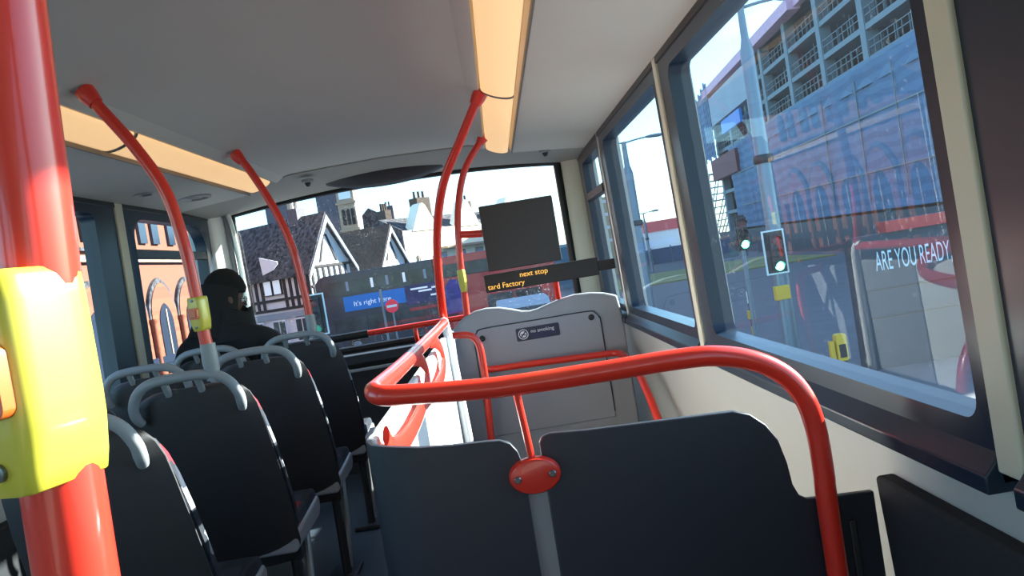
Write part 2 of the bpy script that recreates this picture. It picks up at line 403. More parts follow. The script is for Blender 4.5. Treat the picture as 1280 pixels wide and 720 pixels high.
# front window
wn[0] += 1
ws = bpy.data.objects.new('window_%d' % wn[0], None); COL.objects.link(ws); ws.location = (0, YF, .76); ws['kind'] = 'structure'
def bow(x): return YF+.03+.07*(1-(x/1.05)**2)
def wtop(x): return 1.805-.065*abs(x/1.05)**2.2
mb = MB(); rings = []
for i in range(25):
    x = -1.06+2.12*i/24; rings.append([(x, bow(x), .75), (x, bow(x), wtop(x)+.02)])
o = mb.loft(rings, False, False).build('pane', M['wglass'], ws); o['kind'] = 'structure'
mb = MB()
top = [(x, bow(x)-.012, wtop(x)) for x in [-1.04+2.08*i/20 for i in range(21)]]
mb.tube(top, .02, 8, 0); mb.tube([(x, bow(x)-.012, .775) for x, _, _ in top], .025, 8, 0)
mb.tube([(-1.04, YF+.02, .76), (-1.035, YF+.02, 1.2), (-1.035, YF+.02, 1.75)], .012, 8, 0)
mb.tube([(1.035, YF+.02, .76), (1.035, YF+.02, 1.2), (1.03, YF+.02, 1.745)], .024, 8, 0)
o = mb.build('seal', M['black'], ws); o['kind'] = 'structure'
# front corner pillars, left one painted white as if sunlit, with a bright edge
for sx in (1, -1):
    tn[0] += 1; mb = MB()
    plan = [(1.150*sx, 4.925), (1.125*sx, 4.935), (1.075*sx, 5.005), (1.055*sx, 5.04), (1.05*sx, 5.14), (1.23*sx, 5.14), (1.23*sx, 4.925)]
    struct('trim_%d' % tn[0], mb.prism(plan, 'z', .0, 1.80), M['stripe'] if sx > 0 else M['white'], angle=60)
tn[0] += 1; struct('trim_%d' % tn[0], MB().tube([(-1.025, 5.02, .74), (-1.022, 5.02, 1.2), (-1.03, 5.015, 1.6), (-1.045, 5.0, 1.76)], .017, 10, 5), M['chrome'])
tn[0] += 1; struct('trim_%d' % tn[0], MB().tube([(-1.055, 5.01, .74), (-1.055, 5.01, 1.2), (-1.058, 5.005, 1.6), (-1.062, 5.0, 1.77)], .016, 10, 5, flat=(1, .6)), M['grey'])
# dashboard shelf under the windscreen
tn[0] += 1
mb = MB(); mb.b2((-1.14, 4.93, .70), (1.14, YF, .755)); mb.b2((-1.14, 4.90, .655), (1.14, 4.935, .672), 1)
struct('trim_%d' % tn[0], mb, [M['dark'], M['lgrey']], bevel=.004)

# visor recess above the windscreen
pts = []
for i in range(41):
    x = -.50+.92*i/40; t = i/40
    pts.append((x, 1.762+.095*abs(2*t-1)**2.4))
mb = MB(); rings = []
for i, (x, z) in enumerate(pts):
    t = i/40; w = .004+.14*math.sin(PI*t)**.7; yc = 4.93
    rings.append([(x, yc-w, z+.03+.075*math.sin(PI*t)), (x, yc-.5*w, z+.004), (x, yc+.3*w, z-.004), (x, yc+.6*w, z), (x, yc+w, z+.03), (x, yc, z+.11)])
tag(mb.loft(rings).build('sun_visor', M['dark'], None, angle=60), 'dark curved sun visor bulging down over the middle of the windscreen top', 'sun visor')

# ------------------------------------------------------------------ lamps, sensors, speakers
def ceiling_light(sx, y0, y1, label):
    xc = .655*sx
    t = thing('ceiling_light', label, 'ceiling light', (xc, (y0+y1)/2, 1.785), 'strip lights in the ceiling coves')
    ca, sa = math.cos(-.34), math.sin(-.34)
    pr = [(xc+sx*(.062*math.cos(a)*ca+.018*math.sin(a)*sa), 1.796+.062*math.cos(a)*sa-.018*math.sin(a)*ca) for a in [PI*k/10 for k in range(11)]]
    MB().prism(pr, 'y', y0+.006, y1-.006).build('diffuser', M['lamp'], t)
    for y in (y0, y1-.008):
        pr2 = [(xc+(p[0]-xc)*1.03, 1.796+(p[1]-1.796)*1.10) for p in pr]
        MB().prism(pr2, 'y', y, y+.008).build('end_cap', M['lampdark'], t)
ceiling_light(1, -.9, 2.96, 'long warm strip light on the right, overhead at the top edge of the picture')
ceiling_light(1, 2.97, 4.46, 'short warm strip light on the right beside the tops of two red poles')
ceiling_light(-1, -.6, 2.78, 'warm strip light on the left, nearest segment beside the big red pole')
ceiling_light(-1, 2.79, 4.42, 'warm strip light on the left, far segment reaching the windscreen dome')
for sx in (1, -1):
    for xx, ww in ((.735, .006),):
        tn[0] += 1; struct('trim_%d' % tn[0], MB().b2(((xx-ww/2)*sx, YB, 1.764), ((xx+ww/2)*sx, 4.48, 1.782)), M['lampdark'])
for (x, y, z), lb in (((-.44, 4.62, 1.812), 'small grey domed sensor in the dome above the left end of the windscreen'), ((.93, 4.62, 1.766), 'small grey domed sensor in the ceiling by the right front corner')):
    t = thing('ceiling_sensor', lb, 'sensor', (x, y, z), 'small domed ceiling sensors')
    MB().lathe([(.034, .012), (.034, -.004), (.026, -.009), (.02, -.008)], (x, y, z)).build('base_ring', M['lgrey'], t)
    MB().lathe([(.018, .0), (.017, -.012), (.010, -.028), (.004, -.031)], (x, y, z)).build('dome', M['dark'], t)
for (x, y, z, r), lb in (((-.93, 4.15, 1.757, .075), 'dark round speaker grille in the left ceiling edge, the larger one nearer the windscreen'), ((-1.0, 3.72, 1.752, .04), 'small dark round vent in the left ceiling edge behind the speaker grille')):
    t = thing('ceiling_speaker', lb, 'speaker', (x, y, z))
    MB().lathe([(r*1.2, .01), (r*1.2, -.003), (r, -.007), (r*.94, -.003)], (x, y, z)).build('rim', M['lgrey'], t)
    MB().lathe([(r*.93, .004), (r*.93, -.004), (r*.3, -.002), (.003, -.002)], (x, y, z)).build('grille', M['black'], t)

# ------------------------------------------------------------------ poles
R = .0172
def bell_box(parent, c, w, h, d, rotz, btn=.02):
    """rounded push-button housing round a pole; its face looks along -y turned by rotz"""
    Rm = Matrix.Rotation(rotz, 3, 'Z'); c = Vector(c)
    def W(x, y, z): return c+Rm @ Vector((x, y, z))
    mb = MB(); rings = []
    for k, (z, s) in enumerate(((-.5, .55), (-.49, .64), (-.40, .80), (-.22, .97), (-.1, 1.0), (.36, 1.0), (.46, .95), (.495, .86), (.5, .8))):
        ring = []
        for (x, y) in rrect(-w/2*s, w/2*s, -d/2*(.72+.28*s), d/2, min(w, d)*.24*s, 5): ring.append(W(x, y, z*h))
        rings.append(ring)
    b = mb.loft(rings).build('bell_box', M['yellow'], parent, angle=50)
    z0 = .02*h
    MB().prism([(x, z) for x, z in rrect(-btn*.62, btn*.62, -btn*.62, btn*.62, btn*.2)], 'y', -.004, .004).build('tmp', M['orange'])
    o = bpy.data.objects['tmp']; o.name = 'button_surround'; o.data.name = 'button_surround'
    o.data.transform(Matrix.Translation(W(0, -d/2-.001, z0)-WORLD(parent)) @ Rm.to_4x4()); o.parent = b
    mb = MB().prism([(x, z) for x, z in rrect(-btn*.42, btn*.42, -btn*.42, btn*.42, btn*.12)], 'y', -.0065, .002)
    o = mb.build('push_button', M['orange'], None, bevel=.0015)
    o.data.transform(Matrix.Translation(W(0, -d/2-.001, z0)-WORLD(parent)) @ Rm.to_4x4()); o.parent = b
    for zz in (-.38, .40):
        o = MB().lathe([(btn*.16, .002), (btn*.16, -.0015), (btn*.1, -.002)], (0, 0, 0), 'y', 12).build('screw', M['steel'], None)
        o.data.transform(Matrix.Translation(W(0, -d/2*(.95 if zz < 0 else 1.0)-.0005, zz*h)-WORLD(parent)) @ Rm.to_4x4()); o.parent = b
    return b
def flange(parent, p, d, name='ceiling_flange'):
    p = Vector(p); d = Vector(d).normalized()
    return MB().tube([p-d*.03, p-d*.004, p+d*.02], [.021, .027, .028], 16, 0).build(name, M['red'], parent)

# near pole, close to the camera
t = thing('grab_pole', 'big red grab pole with large yellow bell box, close up at the left edge', 'grab pole', (.325, .36, .0))
MB().tube([(.325, .36, .02), (.332, .36, .6), (.341, .36, 1.08), (.3455, .36, 1.16), (.350, .36, 1.24), (.3535, .36, 1.31), (.366, .36, 1.5), (.40, .36, 1.70), (.44, .36, 1.845)], .0172, 28, 6).build('pole_tube', M['red'], t)
bell_box(t, (.3415, .352, 1.163), .042, .094, .046, math.radians(-19), .025)
MB().lathe([(.04, 0), (.04, .012), (.024, .03)], (.325, .36, .0)).build('floor_flange', M['lgrey'], t)

def left_pole(pts, label, bell=None):
    t = thing('grab_pole', label, 'grab pole', pts[-1])
    MB().tube(pts, R, 16, 6).build('pole_tube', M['red'], t)
    flange(t, pts[0], Vector(pts[0])-Vector(pts[1]))
    x, y, z = pts[-1]
    MB().tube([(x, y, z-.05), (x, y, z), (x, y, z+.055)], [.018, .023, .021], 16, 0).build('socket', M['lgrey'], t)
    if bell: bell_box(t, bell, .046, .096, .046, math.radians(-20), .026)
    return t
left_pole([(-.50, 2.28, 1.825), (-.465, 2.28, 1.77), (-.397, 2.28, 1.66), (-.335, 2.28, 1.525), (-.310, 2.28, 1.362), (-.303, 2.28, 1.223), (-.298, 2.28, 1.084), (-.295, 2.28, 1.03)],
          'curved red grab pole with yellow bell box rising from the nearer left seat', (-.299, 2.272, 1.172))
left_pole([(-.50, 3.57, 1.825), (-.463, 3.57, 1.768), (-.388, 3.57, 1.595), (-.333, 3.57, 1.407), (-.312, 3.57, 1.206), (-.308, 3.57, 1.08), (-.306, 3.57, 1.03)],
          'curved plain red grab pole rising from the front left seat')
t = thing('grab_pole', 'tall curved red grab pole at the aisle rail, nearer of two beside the right lights', 'grab pole', (.292, 3.40, .97))
MB().tube([(.60, 2.98, 1.815), (.573, 3.0, 1.779), (.491, 3.06, 1.659), (.396, 3.15, 1.517), (.335, 3.25, 1.34), (.306, 3.31, 1.147), (.292, 3.40, .980)], R, 16, 6).build('pole_tube', M['red'], t)
flange(t, (.585, 2.99, 1.795), (.3, -.1, .4))
t = thing('grab_pole', 'tall curved red grab pole with yellow band holding the monitor arm', 'grab pole', (.356, 4.10, .90))
MB().tube([(.605, 4.1, 1.835), (.571, 4.1, 1.80), (.464, 4.1, 1.661), (.400, 4.1, 1.465), (.372, 4.1, 1.243), (.364, 4.11, 1.057), (.358, 4.115, .936)], R, 16, 6).build('pole_tube', M['red'], t)
flange(t, (.585, 4.1, 1.815), (.4, 0, .45))
bell_box(t, (.366, 4.095, 1.115), .036, .115, .040, math.radians(165), .022)
MB().tube([(.384, 4.1, 1.35), (.45, 4.08, 1.342), (.506, 4.065, 1.336)], .014, 10, 3, flat=(1.3, .7)).build('monitor_arm', M['red'], t)

# ------------------------------------------------------------------ stair guard rail and partition
t = thing('stair_guard_rail', 'red tubular guard rail looping around the stairwell with a white end post', 'guard rail', (.30, 1.39, .0))
rr = .0185
MB().tube([(.292, 3.40, .962), (.292, 2.6, .968), (.294, 1.9, .976), (.296, 1.50, .985), (.298, 1.43, .987), (.312, 1.396, .984), (.345, 1.388, .980), (.45, 1.388, .970), (.543, 1.388, .964), (.70, 1.388, .962), (.82, 1.388, .962), (.90, 1.388, .957), (.965, 1.388, .938), (1.015, 1.388, .905), (1.045, 1.388, .86), (1.058, 1.388, .80), (1.060, 1.388, .72), (1.058, 1.388, .62), (1.058, 1.388, .02)], rr, 18, 6).build('top_rail', M['red'], t)
MB().tube([(.292, 3.36, .968), (.291, 3.41, .966), (.292, 3.435, .94), (.296, 3.44, .88), (.306, 3.44, .6), (.322, 3.44, .03)], .0185, 16, 5).build('end_post', M['white'], t)
MB().tube([(.548, 1.395, .955), (.557, 1.40, .82)], .0065, 10, 0).build('support_rod', M['red'], t)
MB().tube([(.292, 2.62, .962), (.303, 2.70, .95), (.305, 2.86, .907), (.305, 2.89, .855), (.305, 2.70, .826), (.305, 2.45, .826), (.305, 2.195, .843), (.305, 2.0, .852)], .017, 12, 6, flat=(1.45, .4)).build('lower_rail', M['red'], t)
MB().tube([(.292, 2.08, .970), (.303, 2.171, .955), (.306, 2.26, .915), (.306, 2.235, .878), (.306, 2.06, .851), (.306, 1.825, .843), (.306, 1.617, .851), (.304, 1.50, .866), (.30, 1.46, .90)], .017, 12, 6, flat=(1.35, .4)).build('lower_rail', M['red'], t)

# white lining panel along the aisle side of the stairs
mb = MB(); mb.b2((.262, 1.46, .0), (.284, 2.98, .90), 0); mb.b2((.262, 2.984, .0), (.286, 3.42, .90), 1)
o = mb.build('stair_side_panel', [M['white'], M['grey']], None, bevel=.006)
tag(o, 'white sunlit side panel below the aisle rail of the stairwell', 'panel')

t = thing('stair_partition', 'two-piece dark navy partition panel in front of the camera with red joint plate', 'partition', (.56, 1.43, .0))
mb = MB(); top = [(.258, 1.54), (.258, 1.49), (.262, 1.455), (.275, 1.43), (.30, 1.418), (.36, 1.415), (.42, 1.415), (.48, 1.415)]
ztop = [.905, .90, .896, .892, .888, .877, .871, .868]
rings = []
cap = [(.505, .866), (.522, .858), (.533, .842), (.538, .82), (.540, .79)]
for (x, y), z in zip(top, ztop): rings.append([(x, y, 0), (x, y, z), (x+.012*(1 if y > 1.43 else .3), y+.014*(0 if y > 1.45 else 1), z), (x+.012*(1 if y > 1.43 else .3), y+.014*(0 if y > 1.45 else 1), 0)])
for x, z in cap: rings.append([(x, 1.415, 0), (x, 1.415, z), (x, 1.429, z), (x, 1.429, 0)])
mb.loft(rings).build('left_panel', M['navy'], t, bevel=.003, angle=40)
outl = [(.573, 0), (1.155, 0), (1.155, .664), (1.06, .668), (1.034, .670), (1.021, .678), (1.012, .70), (1.008, .74), (.998, .785), (.980, .815), (.955, .838), (.925, .849), (.80, .8535), (.66, .859), (.595, .864), (.580, .860), (.574, .850)]
MB().prism(outl, 'y', 1.415, 1.429).build('right_panel', M['navy'], t, bevel=.003)
MB().b2((.534, 1.431, 0), (.580, 1.450, .80)).build('joint_post', M['lgrey'], t, bevel=.003)
MB().b2((1.100, 1.408, 0), (1.112, 1.4149, .62)).build('edge_strip', M['dark'], t, bevel=.002)
j = MB().lathe([(.030, .012), (.0325, .008), (.0325, -.006), (.030, -.011), (.026, -.0125)], (.557, 1.400, .799), 'y', 36, sc=(1.42, 1.0)).build('joint_plate', M['red'], t)
for dx in (-.031, .031):
    MB().lathe([(.0065, .004), (.0065, -.0155), (.005, -.017), (.0022, -.017), (.0022, -.0155)], (.557+dx, 1.400, .799+dx*.03), 'y', 14).build('bolt', M['steel'], j)

# grey moulded bulkhead at the front of the stairs
t = thing('stair_bulkhead', 'grey moulded bulkhead with wavy double-humped top at the front of the stairwell', 'bulkhead', (.70, 4.10, 0))
wav = [(.262, .80), (.275, .872), (.31, .905), (.35, .932), (.40, .950), (.46, .957), (.53, .950), (.59, .932), (.64, .914), (.68, .907), (.72, .911), (.78, .926), (.85, .944), (.92, .953), (1.0, .950), (1.07, .938), (1.135, .915), (1.148, .80)]
ol = [(.262, 0)]+wav+[(1.148, 0)]
MB().prism(ol, 'y', 4.08, 4.15).build('shell', M['grey'], t, bevel=.012, angle=50)
h = MB().prism(rrect(.375, 1.03, .30, .858, .06, 6, (0, 1, 1, 0)), 'y', 4.073, 4.085).build('access_hatch', M['grey'], t, bevel=.004)
MB().tube([(.376, 4.0725, .33), (.376, 4.0725, .78), (.380, 4.0725, .815), (.395, 4.0725, .842), (.43, 4.0725, .857), (.7, 4.0725, .858), (.97, 4.0725, .858), (1.01, 4.0725, .843), (1.026, 4.0725, .815), (1.03, 4.0725, .78), (1.03, 4.0725, .33)], .0028, 6, 4).build('hatch_seam', M['dark'], h)
for x, z in ((.418, .808), (.985, .825)):
    MB().lathe([(.016, .0), (.016, -.004), (.010, -.006), (.006, -.003)], (x, 4.073, z), 'y', 16).build('hatch_lock', M['dark'], h)
s = MB().prism(rrect(.592, .815, .762, .828, .008), 'y', 4.0700, 4.0735).build('no_smoking_sticker', M['sign'], t)
s['label'] = 'dark blue no smoking sticker'
mb = MB(); mb.lathe([(.026, .001), (.026, -.0005), (.004, -.0005)], (.628, 4.0698, .795), 'y', 28); mb.build('white_disc', M['signwhite'], s)
mb = MB(); mb.tube([(.628+.0195*math.cos(a), 4.0688, .795+.0195*math.sin(a)) for a in [2*PI*k/24 for k in range(24)]], .0028, 6, 0, closed=True)
mb.box((.628, 4.0688, .795), (.037, .001, .006), (0, math.radians(-45), 0)); mb.box((.628, 4.0686, .793), (.026, .001, .005), (0, math.radians(8), 0))
mb.build('no_smoking_symbol', M['sign'], s)
text_mesh('sticker_text', 'no smoking', .026, Matrix.Translation((.667, 4.0692, .797)) @ FACE_BACK, M['signwhite'], s)
for k, w in enumerate((.115, .13, .09)):
    MB().b2((.667, 4.0688, .789-k*.0095), (.667+w, 4.0692, .7915-k*.0095)).build('small_print', M['adnavy'], s)

# handrails inside the stairwell
t = thing('stair_handrail', 'red handrail crossing the grey bulkhead and descending the right stair wall', 'handrail', (.42, 4.02, .6))
MB().tube([(.405, 4.066, .655), (.42, 4.02, .655), (.46, 4.0, .654), (.6, 4.0, .650), (.79, 4.0, .644), (1.0, 4.0, .637), (1.07, 3.99, .634), (1.097, 3.93, .628), (1.10, 3.80, .615), (1.10, 3.6, .595), (1.10, 3.40, .53), (1.10, 3.2, .42), (1.10, 2.6, .06), (1.10, 2.4, -.06)], R, 14, 5).build('rail_tube', M['red'], t)
for p in ((1.10, 3.72, .607), (1.10, 2.9, .24)):
    MB().tube([p, (1.13, p[1], p[2]-.02), (1.156, p[1], p[2]-.02)], .009, 8, 0).build('wall_bracket', M['red'], t)
t = thing('stair_handrail', 'red hooked handrail beside the white end post at the stair top', 'handrail', (.29, 3.85, .3))
MB().tube([(.270, 3.86, .866), (.30, 3.85, .864), (.36, 3.85, .856), (.392, 3.85, .832), (.407, 3.85, .785), (.409, 3.85, .70), (.407, 3.85, .6), (.400, 3.85, .5), (.388, 3.85, .335), (.37, 3.85, .0)], R, 14, 6).build('rail_tube', M['red'], t)
MB().lathe([(.024, .008), (.024, -.004), (.018, -.008)], (.272, 3.86, .866), 'x', 16).build('end_flange', M['red'], t)
MB().b2((.262, 3.46, 0), (.285, 4.078, .875)).build('side_cheek', M['grey'], t, bevel=.01)

# monitor and next-stop sign
t = thing('monitor', 'dark square monitor hanging before the windscreen above the amber sign', 'monitor', (.692, 4.03, 1.14))
MB().prism(rrect(.507, .878, 1.139, 1.467, .008), 'y', 3.99, 4.06).build('casing', M['screen'], t, bevel=.004)
MB().prism(rrect(.520, .865, 1.153, 1.454, .006), 'y', 3.9875, 3.991).build('screen', M['screen'], t)
t = thing('next_stop_sign', 'long dark next stop sign with amber lettering under the monitor', 'sign', (.76, 4.0, 1.03))
MB().prism(rrect(.478, 1.05, 1.036, 1.124, .005), 'y', 3.975, 4.03).build('casing', M['ledcase'], t, bevel=.003)
text_mesh('led_text', 'next stop', .037, Matrix.Translation((.655, 3.9735, 1.089)) @ FACE_BACK, M['led'], t)
text_mesh('led_text', 'tard Factory', .037, Matrix.Translation((.490, 3.9735, 1.050)) @ FACE_BACK, M['led'], t)
MB().tube([(.835, 4.10, .95), (.832, 4.06, 1.0), (.83, 4.02, 1.05)], .016, 12, 3).build('stalk', M['red'], t)
MB().b2((1.045, 3.985, 1.055), (1.136, 4.015, 1.105)).build('wall_bracket', M['ledcase'], t, bevel=.003)

# front handrail
t = thing('front_handrail', 'straight handrail with a black sleeve, red half and posts below the windscreen', 'handrail', (-.2, 4.86, .72))
MB().tube([(-.284, 4.86, .881), (.0, 4.86, .881), (.33, 4.86, .881), (.38, 4.87, .875), (.40, 4.90, .85), (.40, 4.93, .76)], R, 14, 4).build('rail_tube', M['red'], t)
MB().tube([(-.284, 4.86, .880), (-.68, 4.86, .878), (-.98, 4.86, .877), (-1.02, 4.87, .872), (-1.04, 4.90, .85), (-1.04, 4.94, .755)], .024, 14, 4).build('black_sleeve', M['black'], t)
for x in (.0, -.62):
    MB().tube([(x, 4.86, .875), (x, 4.87, .80), (x, 4.94, .756)], .014, 12, 4).build('post', M['red'] if x > -.3 else M['black'], t)

# ------------------------------------------------------------------ seats
def make_seat(label, loc):
    t = thing('bus_seat', label, 'bus seat', (0, 0, 0), 'paired passenger seats on the left')
    # curved back shell, outline in x-z, reclined: top nearer the camera
    zs = [.35, .37, .42, .55, .66, .76, .84, .89, .925, .948, .962, .968]
    hw = [.150, .172, .187, .193, .194, .190, .184, .178, .166, .146, .11, .05]
    def yb(z): return .20-(z-.40)*.33 - .02*math.sin(PI*(z-.4)/.57)
    rings = []
    for z, w in zip(zs, hw):
        ring = []
        for k in range(13):
            u = -1+2*k/12; ring.append((w*u, yb(z)+.035*abs(u)**3, z))
        for k in range(13):
            u = 1-2*k/12; ring.append((w*u*.97, yb(z)+.035*abs(u)**3+.018, z))
        rings.append(ring)
    sh = MB().loft(rings).build('back_shell', M['shell'], t, angle=50)
    rings = []
    for z, w in zip([.44, .47, .55, .66, .76, .84, .89, .925, .94], [.165, .188, .196, .196, .190, .180, .168, .15, .11]):
        ring = []; d = .055 if .46 < z < .93 else .03
        for k in range(11):
            u = -1+2*k/10; ring.append((w*u, yb(z)+.022+.03*abs(u)**3, z))
        for k in range(11):
            u = 1-2*k/10; ring.append((w*u, yb(z)+.022+d+.018*abs(u)**2-.02*abs(u)**6, z))
        rings.append(ring)
    MB().loft(rings).build('back_cushion', M['moq'], t, angle=60)
    MB().tube([(-.145, yb(.90)+.004, .885), (-.151, yb(.92)-.008, .905), (-.150, yb(.95)-.012, .935), (-.128, yb(.98)-.012, .975), (-.085, yb(1)-.012, .998), (0, yb(1.0)-.012, 1.004), (.085, yb(1)-.012, .998), (.128, yb(.98)-.012, .975), (.150, yb(.95)-.012, .935), (.151, yb(.92)-.008, .905), (.145, yb(.90)+.004, .885)], [.012]+[.0148]*9+[.012], 12, 5).build('grab_handle', M['lgrey'], t)
    for x in (-.05, .045):
        MB().tube([(x, yb(.95)+.004, .955), (x, yb(.97)-.004, .975), (x, yb(1)-.012, .998)], .011, 8, 0).build('handle_lug', M['lgrey'], t)
    # seat pan + cushion
    pan = [(.20, .385), (.52, .40), (.55, .42), (.558, .45), (.545, .472), (.22, .44)]
    MB().prism(pan, 'x', -.180, .180).build('seat_pan', M['lgrey'], t, bevel=.012)
    cu = [(.22, .435), (.52, .452), (.548, .455), (.553, .475), (.535, .50), (.45, .505), (.3, .485), (.22, .48)]
    MB().prism(cu, 'x', -.172, .172).build('seat_cushion', M['moq'], t, bevel=.015)
    MB().tube([(.13, .33, .395), (.13, .33, .2), (.125, .34, .02)], .018, 10, 0).build('leg', M['dark'], t)
    MB().tube([(.13, .50, .40), (.135, .44, .2), (.125, .40, .02)], .014, 10, 0).build('leg', M['chrome'], t)
    MB().b2((.05, .28, 0), (.17, .46, .02)).build('foot_plate', M['dark'], t, bevel=.004)
    MB().b2((-.20, .30, .33), (.16, .36, .386)).build('cross_beam', M['dark'], t, bevel=.006)
    return t
ROWS = [1.63, 2.28, 2.93, 3.57]
seat = make_seat('', None)
seats = [(-.385, 1.63, 'dark shelled bus seat cut off at the bottom left, nearest the camera'),
         (-.385, 2.28, 'dark shelled aisle seat with the belled red pole rising from its grey handle'),
         (-.385, 2.93, 'dark shelled aisle seat between the two left poles, no pole on its handle'),
         (-.385, 3.57, 'frontmost aisle seat on the left, plain red pole rising from its handle'),
         (-.785, 2.28, 'window seat behind the big yellow bell box, only its grey handle end showing'),
         (-.785, 2.93, 'left window seat with grey handle arched against the pale window pillar'),
         (-.785, 3.57, 'left window seat that the dark-clad passenger leans back on')]
for i, (x, y, lb) in enumerate(seats):
    o = seat if i == 0 else copy_tree(seat)
    o.location = (x, y, 0); o['label'] = lb

# ------------------------------------------------------------------ passenger
def skin_mesh(verts, edges, radii, root=0, lv=2):
    me = bpy.data.meshes.new('sk'); me.from_pydata(verts, edges, []); o = bpy.data.objects.new('sk', me); COL.objects.link(o)
    sm = o.modifiers.new('skin', 'SKIN'); sd = o.modifiers.new('sub', 'SUBSURF'); sd.levels = lv; sd.render_levels = lv
    for i, r in enumerate(radii):
        d = me.skin_vertices[0].data[i]; d.radius = r if isinstance(r, tuple) else (r, r); d.use_root = (i == root)
    dg = bpy.context.evaluated_depsgraph_get(); out = bpy.data.meshes.new_from_object(o.evaluated_get(dg))
    bpy.data.objects.remove(o); bpy.data.meshes.remove(me); return out
PX, PY = -.755, 3.80
def b(x, y, z): return (PX+x, PY+y, z)
V = [b(0, .11, .63), b(0, .06, .72), b(0, .0, .88), b(0, -.02, 1.00), b(.005, 0, 1.085), b(.02, .03, 1.15)]
E_ = [(0, 1), (1, 2), (2, 3), (3, 4), (4, 5)]; Rr = [(.15, .13), (.145, .125), (.165, .12), (.14, .10), (.075, .075), (.06, .06)]
for sx in (-1, 1):
    n = len(V)
    V += [b(.125*sx, -.01, 1.015), b(.205*sx, 0, .985), b(.25*sx, .06, .74), b(.17*sx, .28, .63), b(.14*sx, .35, .62)]
    E_ += [(3, n), (n, n+1), (n+1, n+2), (n+2, n+3), (n+3, n+4)]; Rr += [(.085, .085), .078, .06, .045, .035]
    m = len(V)
    V += [b(.10*sx, .17, .615), b(.12*sx, .52, .595), b(.12*sx, .56, .12), b(.125*sx, .66, .05)]
    E_ += [(0, m), (m, m+1), (m+1, m+2), (m+2, m+3)]; Rr += [.105, .075, .052, .04]
body = skin_mesh(V, E_, Rr)
bm = bmesh.new(); bm.from_mesh(body)
for f in bm.faces: f.material_index = 0
for sx in (-1, 1):      # hands resting on the thighs, five bent fingers each
    w = Vector(b(.14*sx, .35, .62))
    hv = [tuple(w), tuple(w+Vector((-.004*sx, .05, .004)))]; he = [(0, 1)]; hr = [(.026, .02), (.036, .016)]
    me = skin_mesh(hv+[tuple(w+Vector((-.006*sx, .085, 0)))], [(0, 1), (1, 2)], hr+[(.036, .013)], 0, 2); tmp = bmesh.new(); tmp.from_mesh(me)
    for f in tmp.faces: f.material_index = 1
    me2 = bpy.data.meshes.new('t'); tmp.to_mesh(me2); bm.from_mesh(me2)
    for k, (dx, L) in enumerate(((-.028, .062), (-.010, .072), (.010, .067), (.028, .052), (None, .055))):
        if dx is None: p0 = w+Vector((-.03*sx, .03, 0)); p = [p0, p0+Vector((-.022*sx, .02, -.002)), p0+Vector((-.03*sx, .045, -.012))]
        else: p0 = w+Vector((-.006*sx+dx, .078, .002)); p = [p0, p0+Vector((dx*.1, L*.45, .002)), p0+Vector((dx*.15, L*.8, -.012)), p0+Vector((dx*.15, L, -.026))]
        me = skin_mesh([tuple(q) for q in p], [(i, i+1) for i in range(len(p)-1)], [.009, .0085, .008, .007][:len(p)], 0, 1)
        tmp2 = bmesh.new(); tmp2.from_mesh(me)
        for f in tmp2.faces: f.material_index = 1
        tmp2.to_mesh(me2); bm.from_mesh(me2); tmp2.free()
    tmp.free()
# head: shaped from rings, face towards local +y, then turned to the right and tipped
HC = Vector(b(.0, .035, 1.215)); HR = Euler((math.radians(-14), 0, math.radians(-52))).to_matrix()
hm = bmesh.new(); n, m = 28, 22; rings = []
for i in range(m+1):
    ph = PI*i/m; z = -math.cos(ph); s = max(math.sin(ph), .02); ring = []
    for j in range(n):
        a = 2*PI*j/n; x, y = math.cos(a)*s, math.sin(a)*s
        X, Y, Z = x*.068, y*.088, z*.116
        if z < 0: X *= 1+.22*z; Y = Y*(1+.10*z)+(.012*-z if y > 0 else .02*z*0)
        if y < 0: Y *= 1.02
        front = max(0, y)
        Y += .026*math.exp(-((x/.16)**2+((z+.10)/.16)**2))*(front > 0)          # nose
        Y -= .012*math.exp(-(((abs(x)-.38)/.2)**2+((z-.02)/.12)**2))*(front > 0)  # eye sockets
        Y += .008*math.exp(-((x/.3)**2+((z+.45)/.07)**2))*(front > 0)           # lips
        Y += .012*math.exp(-((x/.35)**2+((z+.80)/.2)**2))*(front > 0)           # chin
        ring.append(hm.verts.new(HC+HR @ Vector((X, Y, Z))))
    rings.append(ring)
for a, c in zip(rings, rings[1:]):
    for j in range(n): hm.faces.new((a[j], a[(j+1) % n], c[(j+1) % n], c[j])).material_index = 1
hm.faces.new(rings[0][::-1]).material_index = 1; hm.faces.new(rings[-1]).material_index = 1
t1 = bpy.data.meshes.new('t'); hm.to_mesh(t1); bm.from_mesh(t1); hm.free()
pr = thing('person', 'passenger in dark hooded jacket and black hat by the left front window', 'person', (PX, PY, 0))
mbp = MB(); mbp.bm.free(); mbp.bm = bm
mbp.build('body', [M['coat'], M['skin']], pr, angle=180)
def hp(x, y, z): return HC+HR @ Vector((x, y, z))
mb = MB(); rings = []
for z, k in ((.005, 1.02), (.012, 1.12), (.035, 1.16), (.045, 1.12), (.06, 1.08), (.085, .93), (.108, .68), (.124, .38), (.130, .08)):
    rings.append([hp(.068*1.0*k*math.cos(2*PI*j/24), .088*1.0*k*math.sin(2*PI*j/24)-.004, z+.02-(.012*math.sin(2*PI*j/24) if z < .05 else 0)*-1) for j in range(24)])
mb.loft(rings).build('knitted_hat', M['hat'], pr)
mb = MB(); rings = []   # hood hanging behind the head down to the shoulders
